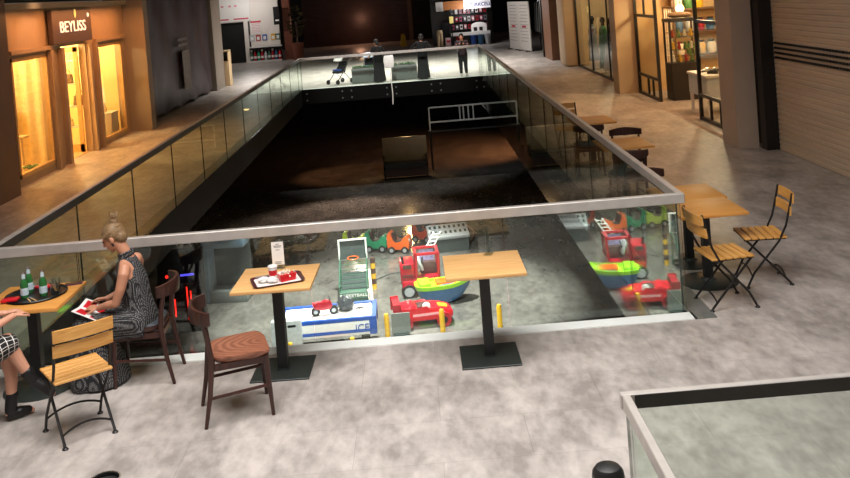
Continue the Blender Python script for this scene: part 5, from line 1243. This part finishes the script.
area('ceiling_panel_far', (-1.0, 37, 6.3), (0, 0, 0), 7, 1150, (1, .95, .88), 5, math.radians(100))
area('ceiling_panel_right', (4.2, 20, 6.3), (0, 0, 0), 2, 75, (1, .78, .6), 14)
area('ceiling_panel_left', (-5.6, 20, 6.3), (0, 0, 0), 2, 45, AMB, 14)
for y in (18.3, 20.7, 23.1): point('shop_lamp', (-8.8, y, 2.9), 250, WARM, .12)
area('floor_glow_fill', (-6.9, 20.6, 3.3), (0, 0, 0), .5, 110, (1, .36, .1), 6.5)  # added lamp, lays the orange glow on the left corridor floor
for y in (18.0, 20.4, 23.0): point('gift_shop_lamp', (7.4, y, 3.0), 125, (1, .8, .5), .12)
area('gift_floor_fill', (5.4, 21.6, 3.3), (0, 0, 0), .4, 34, (1, .42, .13), 5)  # added lamp, tints the floor orange before the gift shop
area('clothes_floor_fill', (5.2, 29.5, 3.3), (0, 0, 0), .4, 34, (1, .42, .13), 4)  # added likewise, orange floor glow before the clothes shop
point('clothes_shop_lamp', (6.7, 30, 3.1), 160, (1, .8, .5), .12)
spot('pillar_spot', (7.3, 22.6, 3.2), (5.6, 24.1, .9), 220, (1, .66, .3), 60)
spot('header_spot', (-6.9, 18.4, 3.9), (-7.5, 18.4, 2.8), 30, (1, .66, .4), 60)
point('corner_shop_lamp', (-8.3, 47.6, 3.2), 110, (1, .95, .9), .12)
point('stall_lamp', (3.2, 49.1, 1.9), 70, (1, .95, .95), .1)
spot('boards_spot', (2.6, 42, 4.5), (4.8, 43, 1.2), 120, (1, .92, .88), 60)
point('shutter_lamp', (-3.2, 58.2, 1.6), 45, (1, .5, .3), .1)
# lower level
spot('void_spot', (-.8, 20.5, 6.35), (-.9, 21.5, LOW), 19000, (1, .97, .94), 50, .5, .25)
spot('void_spot', (-.6, 10.2, 6.3), (-.8, 20.5, LOW), 11500, (1, .97, .94), 34, .6, .2)
spot('lower_orange', (4.5, 40, -1.0), (2.2, 41, LOW), 700, (1, .4, .16), 110)
spot('lower_orange', (-4.5, 38, -1.0), (-3.2, 38, LOW), 160, (1, .45, .2), 80)
spot('lower_gold', (-.6, 39, -1.2), (-.6, 34, LOW), 200, (1, .62, .25), 80)
spot('far_rail_fill', (-.8, 25.5, 6.3), (-.8, 33.5, .4), 3000, (1, .98, .95), 44, .6, .15)  # unseen lamp added to brighten the front of the far rail
spot('railing_fill', (2.4, 33.2, -.75), (2.5, 37.4, -2.0), 130, (1, .98, .95), 90)  # added lamp, picks the stand-in railing out of the dark
spot('counter_fill', (-.6, 33.0, -.75), (-.58, 36.5, -3.2), 70, (1, .85, .6), 60)  # added lamp, lifts the counter's olive back panel
spot('lower_brown', (-2.4, 33.5, -1.0), (-2.4, 30.5, LOW), 700, (1, .74, .6), 100)
w = bpy.data.worlds.new('world'); SC.world = w; w.use_nodes = True
w.node_tree.nodes['Background'].inputs['Color'].default_value = (.9, .82, .78, 1); w.node_tree.nodes['Background'].inputs['Strength'].default_value = .25

# ------------------------------------------------------------------ camera (level phone frame cropped below its optical axis)
cd = bpy.data.cameras.new('camera'); cam = bpy.data.objects.new('camera', cd); COL.objects.link(cam)
R0 = V((.99686241, -.0191892, -.07679264)); R1 = V((-.07728942, -.02664693, -.99665254)); R2 = V((.01707868, .99946071, -.02804645))
rot = Matrix((R0, -R1, -R2)).transposed()
cam.matrix_world = Matrix.Translation((0, 0, 3.1)) @ rot.to_4x4()
cd.sensor_width = 36; cd.sensor_fit = 'HORIZONTAL'; cd.lens = 925.74/850*36
cd.shift_x = 0; cd.shift_y = -(239-16.91)/850
cd.clip_start = .05; cd.clip_end = 200
SC.camera = cam
SC.view_settings.view_transform = 'Standard'; SC.view_settings.look = 'None'; SC.view_settings.exposure = 0; SC.view_settings.gamma = 1
SC.cycles.max_bounces = 10; SC.cycles.transparent_max_bounces = 24; SC.cycles.glossy_bounces = 5
SC.cycles.sample_clamp_indirect = 4; SC.cycles.caustics_reflective = False
SC.cycles.use_denoising = True
